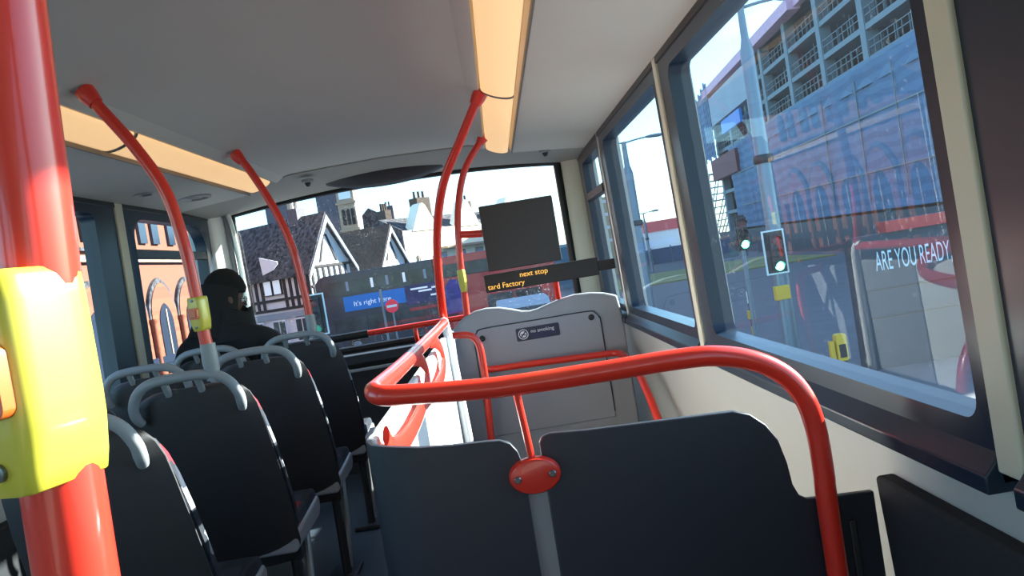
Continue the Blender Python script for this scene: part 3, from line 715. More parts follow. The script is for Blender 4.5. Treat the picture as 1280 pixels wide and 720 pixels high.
for k in range(9):
    t_ = k/8; z = .06-.25*t_
    rr_ = .99+.10*t_+.55*max(0, t_-.5)
    a0, a1 = math.radians(150), math.radians(390)
    outer = [hp(.080*rr_*math.cos(a0+(a1-a0)*j/20), .104*rr_*math.sin(a0+(a1-a0)*j/20)-.012, z) for j in range(21)]
    inner = [hp(.068*rr_*math.cos(a1-(a1-a0)*j/20), .090*rr_*math.sin(a1-(a1-a0)*j/20)-.012, z) for j in range(21)]
    rings.append(outer+inner)
mb.loft(rings).build('hood', M['coat'], pr)
mb = MB(); rings = []   # raised collar / hood roll round neck and jaw
for k in range(9):
    t_ = k/8; rx = .125-.04*t_; ry = .115-.025*t_
    rings.append([Vector(b(.015+.02*t_, .0+.03*t_, 1.02+.13*t_))+Vector((rx*math.cos(2*PI*j/24), ry*math.sin(2*PI*j/24), .018*math.sin(3*2*PI*j/24)*t_)) for j in range(24)])
mb.loft(rings).build('jacket_collar', M['coat'], pr)
mb = MB()
mb.ell(hp(0, .078, -.07), (.050, .030, .055))
mb.ell(hp(.0, .066, -.115), (.052, .046, .045))
mb.build('beard', M['hat'], pr)
for sx in (-1, 1):
    MB().ell(hp(.070*sx, -.005, -.01), (.012, .022, .032), (0, 0, math.radians(-62))).build('ear', M['skin'], pr)
g = MB()
for sx in (-1, 1):
    g.tube([hp(.032*sx+.022*math.cos(a), .087, .002+.017*math.sin(a)) for a in [2*PI*k/14 for k in range(14)]], .0022, 6, 0, closed=True)
    g.tube([hp(.052*sx, .085, .006), hp(.069*sx, .05, .006), hp(.072*sx, -.01, .0)], .002, 6, 0)
g.tube([hp(-.010, .092, .004), hp(.010, .092, .004)], .002, 6, 0)
gl = g.build('spectacles', M['black'], pr)
for sx in (-1, 1):
    MB().lathe([(.019, 0), (.019, .001)], (0, 0, 0), 'y', 16).build('lens', M['lens'], gl)
    o = gl.children[-1]; o.data.transform(Matrix.Translation(hp(.032*sx, .086, .002)-WORLD(pr)) @ HR.to_4x4())
    MB().ell(hp(.030*sx, .072, .002), (.011, .011, .011)).build('eye', M['signwhite'], pr)

# ------------------------------------------------------------------ outdoors
GZ = -2.45
struct('ground', MB().b2((-140, -60, GZ-.2), (160, 240, GZ)), M['asphalt'])
def pole(mb, x, y, z0, z1, r0, r1, n=14): mb.tube([(x, y, z0), (x, y, z1)], [r0, r1], n, 0)

# double-decker bus crossing ahead
t = thing('double_decker_bus', 'double-decker bus crossing ahead with a blue advert panel along its side', 'bus', (-3, 43.2, GZ))
y0, y1 = 42.0, 44.5
def bodyprism(xa, xb, ra, rb, mats, nm):
    o = [(xa, GZ+.35), (xb, GZ+.35)]
    o += [(xb, 1.60), (xb-.08 if rb else xb, 1.82), (xb-.3 if rb else xb, 1.90)] + [(xa+.5 if ra else xa, 1.90), (xa+.15 if ra else xa, 1.75), (xa, 1.5)]
    MB().prism(o, 'y', y0, y1).build(nm, mats, t, bevel=.05)
bodyprism(-9.0, -2.75, 1, 0, M['busnavy'], 'rear_body'); bodyprism(-2.748, 3.6, 0, 1, M['busred'], 'front_body')
MB().b2((-8.7, y0-.02, .78), (-2.8, y0+.02, 1.52)).build('upper_windows', M['busglass'], t)
for a_, b_ in ((-2.6, -1.2), (-1.1, .4), (.5, 1.9), (2.0, 3.4)): MB().b2((a_, y0-.03, .80), (b_, y0+.02, 1.48)).build('upper_window', M['busglass'], t, bevel=.03)
for a_, b_ in ((-8.3, -6.6), (-6.5, -5.0), (-4.9, -3.4), (-3.2, -1.8), (-.2, 1.2), (1.3, 2.7)): MB().b2((a_, y0-.03, -1.30), (b_, y0+.02, -.42)).build('lower_window', M['busglass'], t, bevel=.03)
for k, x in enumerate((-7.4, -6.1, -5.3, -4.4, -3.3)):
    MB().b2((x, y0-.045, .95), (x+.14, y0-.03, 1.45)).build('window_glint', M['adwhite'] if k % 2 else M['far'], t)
ad = MB().b2((-7.65, y0-.05, -.12), (-4.42, y0+.01, .66)).build('blue_advert', M['adblue'], t)
xw = -7.15
for wd in ("It's", 'right', 'here'):
    o = text_mesh('advert_text', wd, .36, Matrix.Translation((xw, y0-.06, .12)) @ FACE_BACK, M['adwhite'], ad)
    xw = max(v.co.x for v in o.data.vertices)+WORLD(ad).x+.12
ad = MB().b2((-4.41, y0-.05, -.30), (-2.4, y0+.01, .72)).build('navy_advert', M['adnavy'], t)
for k, (x, z, w) in enumerate(((-4.1, .46, .9), (-3.7, .30, .7), (-3.0, .4, .4), (-3.1, .02, .5))):
    MB().b2((x, y0-.06, z), (x+w, y0-.05, z+.09)).build('advert_print', M['adwhite'], ad)
MB().prism([(-2.38, -1.1), (-1.2, -1.1), (-1.35, .2), (-1.6, .62), (-2.0, .70), (-2.3, .3)], 'y', y0-.05, y0+.01).build('violet_figure_advert', M['adpurple'], t)
MB().b2((-4.3, y0-.04, -.62), (-2.5, y0+.01, -.46)).build('red_waist_band', M['busred'], t)
for x in (-7.3, 1.6):
    w = MB().lathe([(.30, .02), (.48, .02), (.50, .06), (.50, .26), (.46, .30)], (x, y0-.03, GZ+.50), 'y', 24).build('wheel', M['black'], t)
    MB().lathe([(.25, 0), (.20, -.04), (.05, -.03)], (x, y0+.0, GZ+.50), 'y', 16).build('hub', M['galv'], w)

# timber-framed house on the left ahead: long side turned away to the left, sunlit gable end on the right
def steep_house(t, corner, L, D, ze, zr, roofm, wallm, studs):
    """long steep-roofed range; local x runs along the front to the gable end at x=0, y goes back"""
    cx_, cy_ = corner
    def W(x, y, z): return (cx_+x, cy_+y, z)
    MB().b2(W(-L, 0, GZ), W(-.02, D, ze)).build('wall', wallm, t)
    MB().prism([(cy_, GZ), (cy_+D, GZ), (cy_+D, ze), (cy_+D/2, zr-.15), (cy_, ze)], 'x', cx_-.3, cx_).build('gable_wall', M['render'], t)
    o_ = .35; sl = (zr-ze)/(D/2)
    MB().prism([(cy_-o_, ze-o_*sl), (cy_+D/2, zr), (cy_+D+o_, ze-o_*sl), (cy_+D+o_, ze-o_*sl+.22), (cy_+D/2, zr+.28), (cy_-o_, ze-o_*sl+.22)], 'x', cx_-L-.4, cx_+.35).build('roof', roofm, t)
    for sg in (0, 1):
        ya, yb = (cy_-o_, cy_+D/2) if sg == 0 else (cy_+D+o_, cy_+D/2)
        MB().prism([(ya, ze-o_*sl-.2), (yb, zr-.28), (yb, zr+.06), (ya, ze-o_*sl+.06)], 'x', cx_+.33, cx_+.42).build('bargeboard', M['render'] if sg == 0 else M['far'], t)
    for sg in (.30, .70): MB().prism([(cy_+D*sg-.07, ze+.1), (cy_+D*sg+.07, ze+.1), (cy_+D*(.5+(sg-.5)*.12)+.07, zr-1.0), (cy_+D*(.5+(sg-.5)*.12)-.07, zr-1.0)], 'x', cx_+.0, cx_+.05).build('gable_brace', M['timber'], t)
    return W
t = thing('timber_framed_house', 'black and white timber-framed house with dark tiled roof and white gable end', 'house', (-10.0, 45.6, GZ))
L_, D_ = 8.2, 3.5
W = steep_house(t, (-10.0, 45.6), L_, D_, 2.75, 5.45, M['slate'], M['render'], True)
x = -L_+.1
while x < -.1:
    if not (-3.7 < x < -2.15): MB().b2(W(x, -.07, .55), W(x+.19, .02, 2.6)).build('timber_stud', M['timber'], t)
    x += .46
for z in (2.5, .98, .42): MB().b2(W(-L_, -.09, z), W(0, .02, z+.16)).build('timber_rail', M['timber'], t)
for k in range(7): MB().b2(W(-.02, .15+.48*k, .5), W(.06, .30+.48*k, 2.6)).build('timber_stud', M['timber'], t)
for z in (2.55, 1.45, .4): MB().b2(W(-.02, 0, z), W(.08, D_, z+.14)).build('timber_rail', M['timber'], t)
for xa in (-3.62, -2.88):
    w = MB().b2(W(xa, -.12, 1.35), W(xa+.66, .02, 2.3)).build('upper_window', M['timber'], t)
    MB().b2(W(xa+.06, -.14, 1.41), W(xa+.60, -.10, 2.24)).build('pane', M['adwhite'], w)
for xa in (-7.0, -5.2, -3.4, -1.6):
    w = MB().b2(W(xa, -.12, -1.5), W(xa+1.1, .02, -.1)).build('ground_window', M['render'], t)
    MB().b2(W(xa+.1, -.14, -1.4), W(xa+.5, -.10, -.2)).build('pane', M['leadglass'], w); MB().b2(W(xa+.6, -.14, -1.4), W(xa+1.0, -.10, -.2)).build('pane', M['leadglass'], w)
MB().b2(W(-L_, -.15, -.05), W(0, 0, .30)).build('fascia', M['far'], t)
MB().b2(W(-1.55, -.10, GZ), W(-.02, -.01, .28)).build('dark_shopfront', M['slate'], t)
c = MB().b2(W(-2.3, D_/2-.35, 5.2), W(-1.5, D_/2+.35, 6.25)).build('chimney', M['towerbrick'], t)
for dx in (.2, .58): MB().lathe([(.11, 0), (.12, .05), (.09, .36), (.11, .40)], W(-2.3+dx, D_/2, 6.25), 'z', 12).build('chimney_pot', M['cream_render'], c)
t.rotation_euler.z = math.radians(-30)

# white swinging pub sign board on the wall of that house
o = MB().prism([(-12.35, 2.55), (-11.75, 2.75), (-11.45, 3.05), (-11.45, 3.2), (-12.4, 3.55)], 'y', 44.7, 44.8).build('hanging_board', M['render'], None)
tag(o, 'small white hanging board under the eaves of the timber-framed house', 'sign board')

# small gabled house between
t = thing('gabled_house', 'small house with a narrow white gable end and brown roof right of the timber house', 'house', (-7.75, 58, GZ))
W = steep_house(t, (-7.75, 58), 4.2, 3.0, 2.5, 5.0, M['brown'], M['towerbrick'], False)
MB().b2(W(-2.6, -.05, .2), W(-1.6, .02, 1.6)).build('window', M['leadglass'], t)
t.rotation_euler.z = math.radians(-30)

# dark hipped building
t = thing('slate_roofed_building', 'dark slate-roofed building standing behind the small white gable', 'building', (-11.9, 88, GZ))
MB().b2((-15.1, 84.8, GZ), (-8.7, 92, 5.4)).build('wall', M['towerbrick'], t)
MB().prism([(-15.3, 5.3), (-8.5, 5.3), (-9.8, 7.6), (-11.8, 9.0), (-13.2, 7.7)], 'y', 84.6, 92).build('roof', M['slate'], t)
c = MB().b2((-10.3, 86, 6.5), (-9.4, 87, 9.0)).build('chimney', M['towerbrick'], t)
for dx in (.15, .5): MB().lathe([(.09, 0), (.11, .5)], (-10.3+dx, 86.5, 9.0), 'z', 10).build('chimney_pot', M['towerbrick'], c)

# long pale building with chimneys: its front is turned to the right, into the sun
t = thing('rendered_building', 'long pale sunlit building with shaped gables and tall chimneys', 'building', (-6.5, 65, GZ))
def Q(x, y, z): return (-6.5+x, 65+y, z)
MB().b2(Q(0, 0, GZ), Q(16.5, 5, 4.9)).build('wall', M['cream_render'], t)
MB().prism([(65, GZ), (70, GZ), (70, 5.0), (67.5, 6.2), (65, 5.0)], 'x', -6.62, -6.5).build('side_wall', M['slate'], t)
for xc in (2.6, 8.0, 14.0):
    MB().prism([(-6.5+xc+u, z) for u, z in ((-1.5, 4.8), (1.5, 4.8), (1.0, 5.7), (.3, 6.9), (0, 7.1), (-.3, 6.9), (-1.0, 5.7))], 'y', 64.9, 66).build('shaped_gable', M['cream_render'], t)
MB().prism([(65.3, 4.8), (67.5, 6.2), (70, 4.8)], 'x', -6.4, 9.9).build('roof', M['slate'], t)
for xc, zt, w in ((1.2, 7.0, .7), (5.6, 7.9, 1.6), (11.2, 7.3, 1.3)):
    c = MB().b2(Q(xc-w/2, 2.6, 4.6), Q(xc+w/2, 3.6, zt)).build('chimney', M['brown'], t)
    for q in range(3): MB().lathe([(.12, 0), (.11, .6)], Q(xc-w*.34+w*.34*q, 3.1, zt), 'z', 10).build('chimney_pot', M['brown'], c)
for k in range(6):
    xc = 1.2+2.4*k
    w = MB().b2(Q(xc, -.12, 1.0), Q(xc+1.0, .05, 2.8)).build('window', M['stone'], t)
    MB().b2(Q(xc+.14, -.15, 1.14), Q(xc+.86, -.08, 2.66)).build('pane', M['far'], w)
MB().b2(Q(4.2, -.7, 3.05), Q(10, 0, 3.25)).build('canopy', M['stone'], t)
t.rotation_euler.z = math.radians(50)

# towers
t = thing('brick_tower', 'square brick tower with a pale face and triple arched windows', 'tower', (-14.2, 82, GZ))
MB().b2((-16.1, 80, GZ), (-12.45, 84, 11.6)).build('shaft', M['towerbrick'], t)
MB().b2((-14.05, 79.9, GZ), (-12.35, 80.05, 11.55)).build('pale_face', M['stone'], t)
for z in (6.6, 9.3, 11.4): MB().b2((-14.2, 79.75, z), (-12.2, 80.05, z+.22)).build('cornice', M['stone'], t)
for k in range(3):
    w = MB().prism(rrect(-13.75+.45*k, -13.42+.45*k, 7.2, 8.8, .15, 4, (0, 1, 1, 0)), 'y', 79.84, 79.95).build('window', M['timber'], t)
MB().prism([(-13.8, 9.8), (-12.6, 9.8), (-12.6, 11.1), (-13.8, 11.1)], 'y', 79.84, 79.95).build('louvre', M['render'], t)
MB().prism([(-16.3, 11.6), (-12.2, 11.6), (-12.9, 13.2), (-15.5, 13.2)], 'y', 79.7, 84.3).build('roof', M['slate'], t)
t = thing('slim_tower', 'slim dark tower with a pink stone edge behind the house ridge', 'tower', (-19.6, 82, GZ))
MB().b2((-21.2, 80, GZ), (-18.75, 83, 13)).build('shaft', M['towerbrick'], t)
MB().b2((-19.0, 79.9, GZ), (-18.5, 80.2, 12.8)).build('stone_edge', M['stone'], t)
MB().prism([(-21.4, 13), (-18.4, 13), (-19.9, 16)], 'y', 79.8, 83.2).build('cap', M['slate'], t)

# orange gothic building along the left
t = thing('gothic_brick_building', 'orange brick building with pointed arched windows outside the left windows', 'building', (-17, 32, GZ))
MB().b2((-24, 12, GZ), (-14.0, 43.5, 10)).build('wall', M['gothic'], t)
def pointed(c, w, z0, zs, r=1.0, n=8):
    out = [(c+w, z0)]
    R_ = 2*w*r
    for k in range(n+1):
        a = k/n*math.acos(1-1/(2*r)) if r >= .5 else 0
        out.append((c+w-R_+R_*math.cos(a), zs+R_*math.sin(a)))
    for k in range(n-1, -1, -1):
        a = k/n*math.acos(1-1/(2*r)); out.append((c-w+R_-R_*math.cos(a), zs+R_*math.sin(a)))
    out.append((c-w, z0)); return out
yy = 14.0; q = 0
while yy < 43:
    a = MB().prism(pointed(yy, 1.42, -2.4, 1.15, .62), 'x', -14.02, -13.86).build('arch_surround', M['slate'], t)
    MB().prism(pointed(yy, 1.27, -2.4, 1.12, .62), 'x', -13.9, -13.82).build('arch_infill', M['gothic'], a)
    w = MB().prism(pointed(yy, .68, -1.2, .85, .7), 'x', -13.86, -13.78).build('window', M['leadglass'], t)
    MB().b2((-13.8, yy-.05, -1.2), (-13.74, yy+.05, 1.5)).build('mullion', M['stone'], w)
    for dy in (-.62, .62):
        MB().prism(pointed(yy+dy, .34, 4.35, 5.2, .8), 'x', -14.02, -13.88).build('upper_window', M['leadglass'], t)
    MB().lathe([(.13, -2.4), (.12, .9), (.2, 1.05), (.2, 1.15)], (-13.75, yy+1.47, 0), 'z', 12).build('pier', M['gothic'], t)
    yy += 2.94; q += 1
for z, h_, m_ in ((3.55, .22, 'stone'), (3.95, .12, 'slate'), (6.3, .3, 'stone')): MB().b2((-14.02, 12, z), (-13.8, 43.5, z+h_)).build('string_course', M[m_], t)
MB().b2((-14.02, 12, -.75), (-13.72, 43.5, -.45)).build('blue_band', M['leadglass'], t)

# building under construction on the right:  facade plane x = FX + .08 y
FX = 24.55
def fx(y): return FX+.08*y
rotf = -math.atan(.08)
t = thing('construction_building', 'large concrete frame building under construction seen through the big right window', 'building', (30, 80, GZ))
YN, YE = 23.5, 112.
levels = [-.2, 2.6, 5.4, 8.2, 10.9, 13.2, 15.9, 19.4]
def along(mb, ya, yb, off0, off1, z0, z1, mi=0):
    A = [(fx(ya)+off0, ya), (fx(yb)+off0, yb), (fx(yb)+off1, yb), (fx(ya)+off1, ya)]
    mb.prism(A, 'z', z0, z1, mi); return mb
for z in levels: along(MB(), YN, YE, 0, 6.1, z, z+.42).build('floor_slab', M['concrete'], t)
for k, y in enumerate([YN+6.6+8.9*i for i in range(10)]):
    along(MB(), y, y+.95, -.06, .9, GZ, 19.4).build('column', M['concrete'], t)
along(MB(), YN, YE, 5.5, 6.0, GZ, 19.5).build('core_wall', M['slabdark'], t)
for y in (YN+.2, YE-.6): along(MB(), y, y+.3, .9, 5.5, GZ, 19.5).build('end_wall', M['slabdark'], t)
for z in levels[4:7]:
    mb = MB()
    for h_ in (.55, 1.05): along(mb, YN, YE, .02, .07, z+.42+h_, z+.42+h_+.06)
    y = YN+.2
    while y < YE: along(mb, y, y+.06, .0, .08, z+.42, z+1.55); y += 1.1
    mb.build('guard_rail', M['rail'], t)
    mb = MB(); y = YN+2.0
    while y < YE:
        along(mb, y, y+.12, 1.2, 1.32, z+.42, z+2.6); y += 2.2+1.5*random.random()
    mb.build('prop_row', M['galv'], t)
for y, z in ((50, 13.7), (59, 11.4), (66, 11.4), (77, 13.7), (84, 11.4), (56, 16.3)):
    along(MB(), y, y+2.4, 2.2, 3.4, z, z+1.5).build('pallet_stack', M['brown'], t)
along(MB(), 70, YE, -1.0, .2, 18.8, 19.8).build('roof_edge_mesh', M['pink'], t)
along(MB(), YN, 70, -.4, .2, 19.0, 19.8).build('roof_edge_mesh', M['pink'], t)
along(MB(), 88, YE, -.9, 0, 14.5, 18.2).build('edge_screen', M['far'], t)
along(MB(), 97, 112, -1.0, 0, 7.4, 10.2).build('red_board', M['redboard'], t)
along(MB(), 90, 100, -1.5, -1.2, 12.4, 13.9).build('tarpaulin', M['adblue'], t)
# scaffold screens at the far corner
mb = MB()
for k in range(16):
    y = 108+1.1*k
    along(mb, y, y+.75, -1.0, -.9, 10.2+.25*(k % 3), 20.4-.18*k+.5*(k % 2))
mb.build('screen_panels', M['net'], t)
s = thing('scaffold_tower', 'scaffold of thin tubes at the far corner of the construction site', 'scaffold', (31, 122, GZ))
mb = MB()
for i in range(11):
    for j in (0, 1.6): mb.tube([(29.2+.85*i, 120+j, GZ), (29.2+1.7*i, 120+j, 9.5-.5*(i % 2))], .09, 6, 0)
for z in range(-1, 10):
    mb.tube([(28.8, 119.9, z), (38, 119.9, z)], .07, 6, 0); mb.tube([(28.8, 121.7, z), (38, 121.7, z)], .07, 6, 0)
mb.build('tubes', M['galv'], s)
mb = MB()
for z in range(1, 10, 4): mb.b2((28.9, 120, z), (38, 121.6, z+.12))
mb.build('boards', M['brown'], s)
# netting over the lower storeys, with slatted fan along its top
t = thing('debris_netting', 'blue debris netting hung over the lower floors of the construction building', 'netting', (29, 70, GZ))
mb = MB(); rings = []
for i in range(100):
    y = YN-.3+i*.80
    rings.append([(fx(y)-.55-.10*math.sin(i*1.3)-.06*math.sin(j*2.1+i*.4), y, GZ+2.9+(10.75-GZ-2.9)*j/14) for j in range(15)])
mb.loft(rings, False, False).build('net_sheet', M['net'], t)
mb = MB(); A = [(fx(YN)-.6, 10.75), (fx(YN)-.1, 11.1)]
y = YN
mb.quad([(fx(YN)-.62, YN, 9.3), (fx(84)-.62, 84, 9.3), (fx(84)-.08, 84, 11.2), (fx(YN)-.08, YN, 11.2)])
mb.build('slatted_fan', M['netdark'], t)
for z in (7.2, 3.2): along(MB(), YN, 98, -.72, -.66, z, z+.10).build('tie_rope', M['rail'], t)
for y in (52, 58.5, 66): along(MB(), y, y+.10, -.74, -.68, 1.2, 10).build('standard_tube', M['rail'], t)
o = along(MB(), YN-1, 112, -1.3, -1.1, GZ, GZ+2.7).build('site_hoarding', M['hoard'], None)
tag(o, 'long dark blue hoarding along the foot of the construction building', 'hoarding')

# lettered hoarding close on the right
t = thing('lettered_hoarding', 'near hoarding panel with pale ARE YOU READY lettering and a red top rail', 'hoarding', (11.3, 17.2, GZ))
MB().b2((8.15, 17.1, GZ), (15.2, 17.3, .46)).build('board', M['hoard'], t)
MB().b2((8.9, 17.0, .46), (15.25, 17.4, .70)).build('top_rail', M['busred'], t)
text_mesh('lettering', 'ARE YOU READY,', .60, Matrix.Translation((8.60, 17.06, -.33)) @ FACE_BACK, M['hoardtext'], t, sx=.36)
MB().b2((8.12, 17.0, GZ), (8.3, 17.4, .46)).build('end_post', M['hoard'], t)
for z in (-.75, -1.35): MB().b2((8.3, 17.07, z), (15.2, 17.1, z+.03)).build('board_seam', M['tlblack'], t)
# pavement on the right
struct('pavement_right', MB().b2((5.6, 8, GZ), (8.0, 16.6, GZ+.12)), M['pave'])
struct('pavement_left', MB().b2((-14, 5, GZ), (-9.8, 46, GZ+.12)), M['pave'])

# traffic signals
def signal(x, y, zt, lamp_col, label, w=.40, h=1.02, border=True, push=False, lit=2, hood=True):
    t = thing('traffic_light', label, 'traffic light', (x, y, GZ))
    mb = MB(); pole(mb, x, y+.12, GZ, zt-.1, .06, .06); mb.build('post', M['galv'], t)
    bd = MB().prism(rrect(x-w/2, x+w/2, zt-h, zt, .02), 'y', y+.02, y+.05).build('backing_board', M['tlblack'], t)
    if border:
        mb = MB(); e = .035
        for a_, b_ in (((x-w/2-e, zt-h-e), (x-w/2, zt+e)), ((x+w/2, zt-h-e), (x+w/2+e, zt+e)), ((x-w/2, zt), (x+w/2, zt+e)), ((x-w/2, zt-h-e), (x+w/2, zt-h))):
            mb.b2((a_[0], y+.015, a_[1]), (b_[0], y+.055, b_[1]))
        mb.build('white_border', M['tlwhite'], bd)
    hd = MB().b2((x-.12, y-.14, zt-h+.06), (x+.12, y+.02, zt-.06)).build('signal_head', M['tlblack'], t, bevel=.02)
    for k in range(3):
        zc = zt-.21-k*(h-.36)/2
        m_ = lamp_col if k == 2 else (M['tlred'] if k == 0 else M['tlblack'])
        MB().lathe([(.10, .01), (.10, -.015), (.06, -.03), (.02, -.034)], (x, y-.14, zc), 'y', 18).build('lamp', m_, hd)
        mb = MB(); rings = []
        for j in range(13):
            a = PI*j/12; p = (x+.115*math.cos(a), zc+.115*math.sin(a))
            rings.append([(p[0], y-.14, p[1]), (p[0], y-.26+.03*abs(math.cos(a)), p[1]), (x+.105*math.cos(a), y-.26+.03*abs(math.cos(a)), zc+.105*math.sin(a)), (x+.105*math.cos(a), y-.14, zc+.105*math.sin(a))])
        mb.loft(rings).build('hood', M['tlblack'], hd)
    if push: MB().b2((x-.17, y-.1, zt-h-.62), (x+.17, y+.06, zt-h-.30)).build('push_button_unit', M['posty'], t, bevel=.02)
    return t
signal(6.83, 18, .86, M['tlgreen'], 'green lit traffic light with white-bordered board and yellow box through the right window', .44, .94, True, True)
signal(6.88, 20.4, 1.36, M['tlgreen'], 'second green lit traffic light just behind and left of the white-bordered one', .26, .9, False, False)
signal(-4.30, 21, 1.10, M['tlgreendim'], 'white-bordered traffic light seen through the windscreen beside the front left pole', .42, 1.02, True)

# no entry sign
t = thing('no_entry_sign', 'round red no entry sign with a white bar on a grey post', 'road sign', (-3.56, 30, GZ))
mb = MB(); pole(mb, -3.56, 30.05, GZ, .46, .035, .035); mb.build('post', M['galv'], t)
d = MB().lathe([(.245, .02), (.25, .0), (.245, -.01)], (-3.56, 30, .20), 'y', 32).build('disc', M['signred'], t)
MB().b2((-3.75, 29.97, .155), (-3.37, 29.985, .245)).build('white_bar', M['tlwhite'], d)
mb = MB(); pole(mb, 0, 0, 0, 0.01, .01, .01)
mb.bm.free()
for (x, lb) in ((-3.95, 'grey sign post standing left of the no entry sign'),):
    t = thing('sign_post', lb, 'post', (x, 30.4, GZ))
    mb = MB(); pole(mb, x, 30.4, GZ, .9, .05, .05); mb.build('shaft', M['galv'], t)
    MB().lathe([(.055, 0), (.055, .04), (.02, .07)], (x, 30.4, .9), 'z', 12).build('cap', M['tlblack'], t)

# street lamps
def street_lamp(x, y, zt, r, label, arms, thin=.86, sc=1.):
    t = thing('street_lamp', label, 'street lamp', (x, y, GZ))
    mb = MB(); zk = GZ+(zt-GZ)*thin
    mb.tube([(x, y, GZ), (x, y, GZ+1.2), (x, y, zk-.3), (x, y, zk), (x, y, zt)], [r*1.15, r*1.1, r*.95, r*.55, r*.45], 14, 0); mb.build('column', M['galv'], t)
    mb = MB()
    for z in (GZ+(zt-GZ)*.58,): mb.lathe([(r*1.25, -.1), (r*1.4, -.06), (r*1.4, .06), (r*1.25, .1)], (x, y, z))
    mb.build('collar', M['tlblack'], t)
    for s in arms:
        a = MB().tube([(x, y, zt-.05), (x+s*.45, y, zt+.02), (x+s*.9, y, zt+.06)], .03*sc, 8, 3).build('arm', M['galv'], t)
        rings = []
        for u, w, h_ in ((0, .04, .04), (.15, .11, .06), (.5, .13, .07), (.7, .06, .03)):
            rings.append([(x+s*(.85+u), y+w*sc*math.cos(q), zt+.06+h_*sc*math.sin(q)) for q in [2*PI*k/10 for k in range(10)]])
        MB().loft(rings).build('lamp_head', M['galv'], a)
    return t
street_lamp(7.22, 19.0, 6.22, .17, 'thick double-armed street lamp column in front of the construction building', (-1, 1), .91, 1.3)
street_lamp(5.98, 30, 4.85, .19, 'street lamp with heads at the top seen through the second right window', (-1, 1), .88)
street_lamp(15.5, 78, 3.6, .13, 'distant slender double-headed street lamp low over the red fascia', (-1, 1), .9, 1.6)

# yellow bollards
t = thing('bollard', 'short yellow and black bollard on the kerb near the lettered hoarding', 'bollard', (7.40, 16.6, GZ))
mb = MB(); pole(mb, 7.40, 16.6, GZ, GZ+.45, .10, .09); mb.build('base', M['tlblack'], t)
MB().prism(rrect(7.29, 7.51, GZ+.42, GZ+1.0, .06), 'y', 16.5, 16.7).build('head', M['posty'], t, bevel=.02)
MB().b2((7.33, 16.49, GZ+.5), (7.47, 16.51, GZ+.78)).build('face_plate', M['tlblack'], t)
MB().b2((7.17, 16.55, GZ+.40), (7.27, 16.68, GZ+.86)).build('side_wing', M['posty'], t, bevel=.02)
t = thing('bollard', 'thin black post with a yellow band and pale top further along the kerb', 'bollard', (7.85, 23.8, GZ))
mb = MB(); pole(mb, 7.85, 23.8, GZ, GZ+1.2, .05, .05); mb.build('shaft', M['tlblack'], t)
mb = MB(); pole(mb, 7.85, 23.8, GZ+.05, GZ+.5, .056, .056); mb.build('lower_band', M['posty'], t)
MB().b2((7.75, 23.7, GZ+.72), (7.95, 23.9, GZ+.98)).build('yellow_box', M['posty'], t, bevel=.02)
mb = MB(); pole(mb, 7.85, 23.8, GZ+1.2, GZ+1.55, .06, .06); mb.build('pale_top', M['tlwhite'], t)

# distance seen through the second and front right windows and the windscreen corner
tag(MB().b2((9, 60, GZ), (26, 77, GZ+.1)).build('grass_verge', M['grass'], None), 'strip of olive grass verge beyond the second right window', 'grass verge', kind='stuff')
t = thing('blue_fence', 'pale blue panel fence beyond the grass verge', 'fence', (20, 104, GZ))
for k in range(7): MB().b2((13+2.6*k, 104, GZ), (15.5+2.6*k, 104.15, GZ+2.0)).build('panel', M['bluefence'], t)
for k in range(8): MB().b2((12.85+2.6*k, 103.9, GZ), (13.0+2.6*k, 104.05, GZ+2.2)).build('post', M['galv'], t)
t = thing('retail_shed', 'distant pale shed with a red fascia band', 'building', (21, 132, GZ))
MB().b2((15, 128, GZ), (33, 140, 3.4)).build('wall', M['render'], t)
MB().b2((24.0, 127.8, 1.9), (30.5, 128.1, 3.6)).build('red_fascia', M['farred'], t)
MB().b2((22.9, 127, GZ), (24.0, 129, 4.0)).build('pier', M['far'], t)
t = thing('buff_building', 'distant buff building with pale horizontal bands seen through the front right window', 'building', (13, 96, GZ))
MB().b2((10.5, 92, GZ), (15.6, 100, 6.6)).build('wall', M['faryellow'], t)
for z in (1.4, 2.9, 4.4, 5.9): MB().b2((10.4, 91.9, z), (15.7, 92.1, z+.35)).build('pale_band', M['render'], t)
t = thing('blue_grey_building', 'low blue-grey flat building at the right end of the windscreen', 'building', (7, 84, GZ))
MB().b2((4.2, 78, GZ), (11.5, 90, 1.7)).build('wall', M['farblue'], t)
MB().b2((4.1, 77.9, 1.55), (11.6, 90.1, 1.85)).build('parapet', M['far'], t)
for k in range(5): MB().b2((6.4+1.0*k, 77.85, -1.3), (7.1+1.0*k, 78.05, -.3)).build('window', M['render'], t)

# parked van below the sign
t = thing('parked_van', 'pale blue-grey van ahead below the next stop sign', 'van', (1.3, 30, GZ))
side = [(28.6, GZ+.35), (32.6, GZ+.35), (32.6, GZ+1.95), (32.4, GZ+2.1), (29.9, GZ+2.1), (29.4, GZ+1.9), (29.0, GZ+1.15), (28.6, GZ+1.0)]
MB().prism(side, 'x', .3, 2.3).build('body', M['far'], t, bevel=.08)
MB().b2((.45, 32.58, GZ+1.15), (2.15, 32.62, GZ+1.75)).build('rear_window', M['busglass'], t)
MB().prism([(29.08, GZ+1.2), (29.35, GZ+1.85), (29.38, GZ+1.84), (29.12, GZ+1.18)], 'x', .45, 2.15).build('windscreen', M['busglass'], t)
for x in (.32, 2.28):
    for y in (29.4, 31.8):
        MB().lathe([(.2, -.11), (.33, -.1), (.34, 0), (.33, .1), (.2, .11)], (x, y, GZ+.34), 'x', 20).build('wheel', M['black'], t)

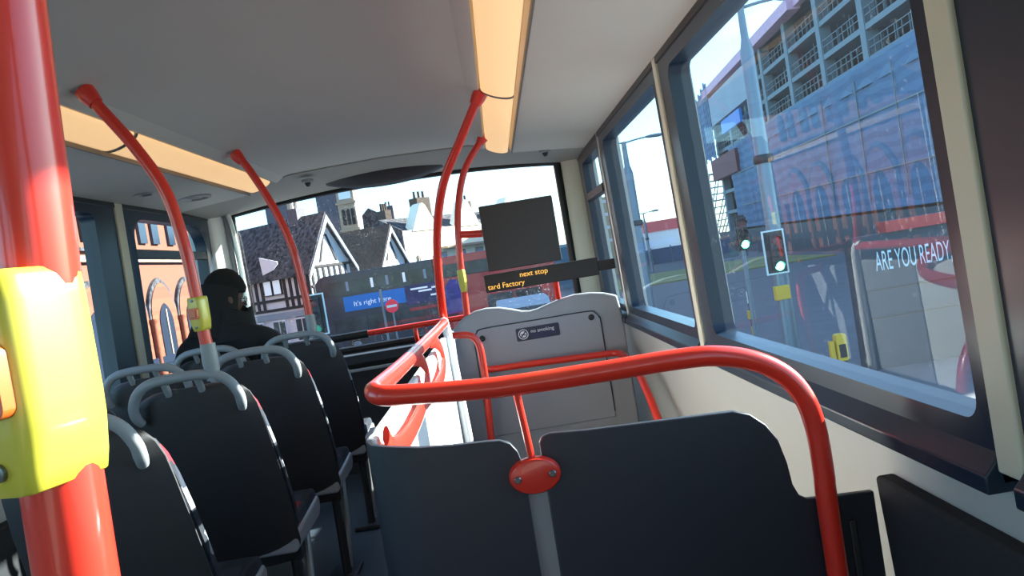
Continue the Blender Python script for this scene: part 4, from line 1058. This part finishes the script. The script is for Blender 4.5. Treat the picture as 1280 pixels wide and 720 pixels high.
# ------------------------------------------------------------------ light
SUN_AZ, SUN_EL = math.radians(68), math.radians(25)
sd = bpy.data.lights.new('sun', 'SUN'); sd.energy = 12; sd.angle = math.radians(.6); sd.color = (1, .95, .87)
so = bpy.data.objects.new('sun', sd); COL.objects.link(so)
dirv = Vector((math.sin(SUN_AZ)*math.cos(SUN_EL), math.cos(SUN_AZ)*math.cos(SUN_EL), math.sin(SUN_EL)))
so.rotation_euler = dirv.to_track_quat('Z', 'Y').to_euler(); so.location = dirv*60
w = bpy.data.worlds.new('world'); scene.world = w; w.use_nodes = True
nt = w.node_tree; bg = nt.nodes['Background']
sky = nt.nodes.new('ShaderNodeTexSky'); sky.sky_type = 'NISHITA'; sky.sun_disc = False; sky.sun_elevation = SUN_EL; sky.sun_rotation = SUN_AZ
sky.air_density = 1.0; sky.dust_density = .6; sky.ozone_density = 2.2
tc = nt.nodes.new('ShaderNodeTexCoord'); mp = nt.nodes.new('ShaderNodeMapping'); mp.inputs['Scale'].default_value = (1, 1, 3.5)
cl = nt.nodes.new('ShaderNodeTexNoise'); cl.inputs['Scale'].default_value = 3.0; cl.inputs['Detail'].default_value = 5
rp = nt.nodes.new('ShaderNodeMapRange'); rp.inputs['From Min'].default_value = .5; rp.inputs['From Max'].default_value = .75; rp.inputs['To Max'].default_value = .45
mx = nt.nodes.new('ShaderNodeMix'); mx.data_type = 'RGBA'; mx.inputs[7].default_value = (6., 6.2, 6.4, 1)
nt.links.new(tc.outputs['Generated'], mp.inputs['Vector']); nt.links.new(mp.outputs['Vector'], cl.inputs['Vector'])
nt.links.new(cl.outputs['Fac'], rp.inputs['Value']); nt.links.new(rp.outputs['Result'], mx.inputs['Factor'])
tn_ = nt.nodes.new('ShaderNodeMix'); tn_.data_type = 'RGBA'; tn_.blend_type = 'MULTIPLY'; tn_.inputs['Factor'].default_value = 1; tn_.inputs[7].default_value = (.72, .98, 1.08, 1)
nt.links.new(sky.outputs['Color'], tn_.inputs[6]); nt.links.new(tn_.outputs[2], mx.inputs[6]); nt.links.new(mx.outputs[2], bg.inputs['Color'])
bg.inputs['Strength'].default_value = .20
scene.view_settings.view_transform = 'Standard'
scene.view_settings.exposure = 1.45

# ------------------------------------------------------------------ camera
cd = bpy.data.cameras.new('camera'); cd.sensor_width = 36; cd.lens = 36*1000/1280; cd.clip_start = .02; cd.clip_end = 600
co = bpy.data.objects.new('camera', cd); COL.objects.link(co)
cx = Vector((0.98666934, 0.16208643, -0.01454662)); fy = Vector((-0.01998578, 0.03197724, -0.99928876)); uz = cx.cross(fy)
Rw = Matrix((cx, fy, uz))          # rows: world axes expressed in camera axes
co.matrix_world = Matrix.Translation((.55, 0, 1.18)) @ Rw.to_4x4()
scene.camera = co
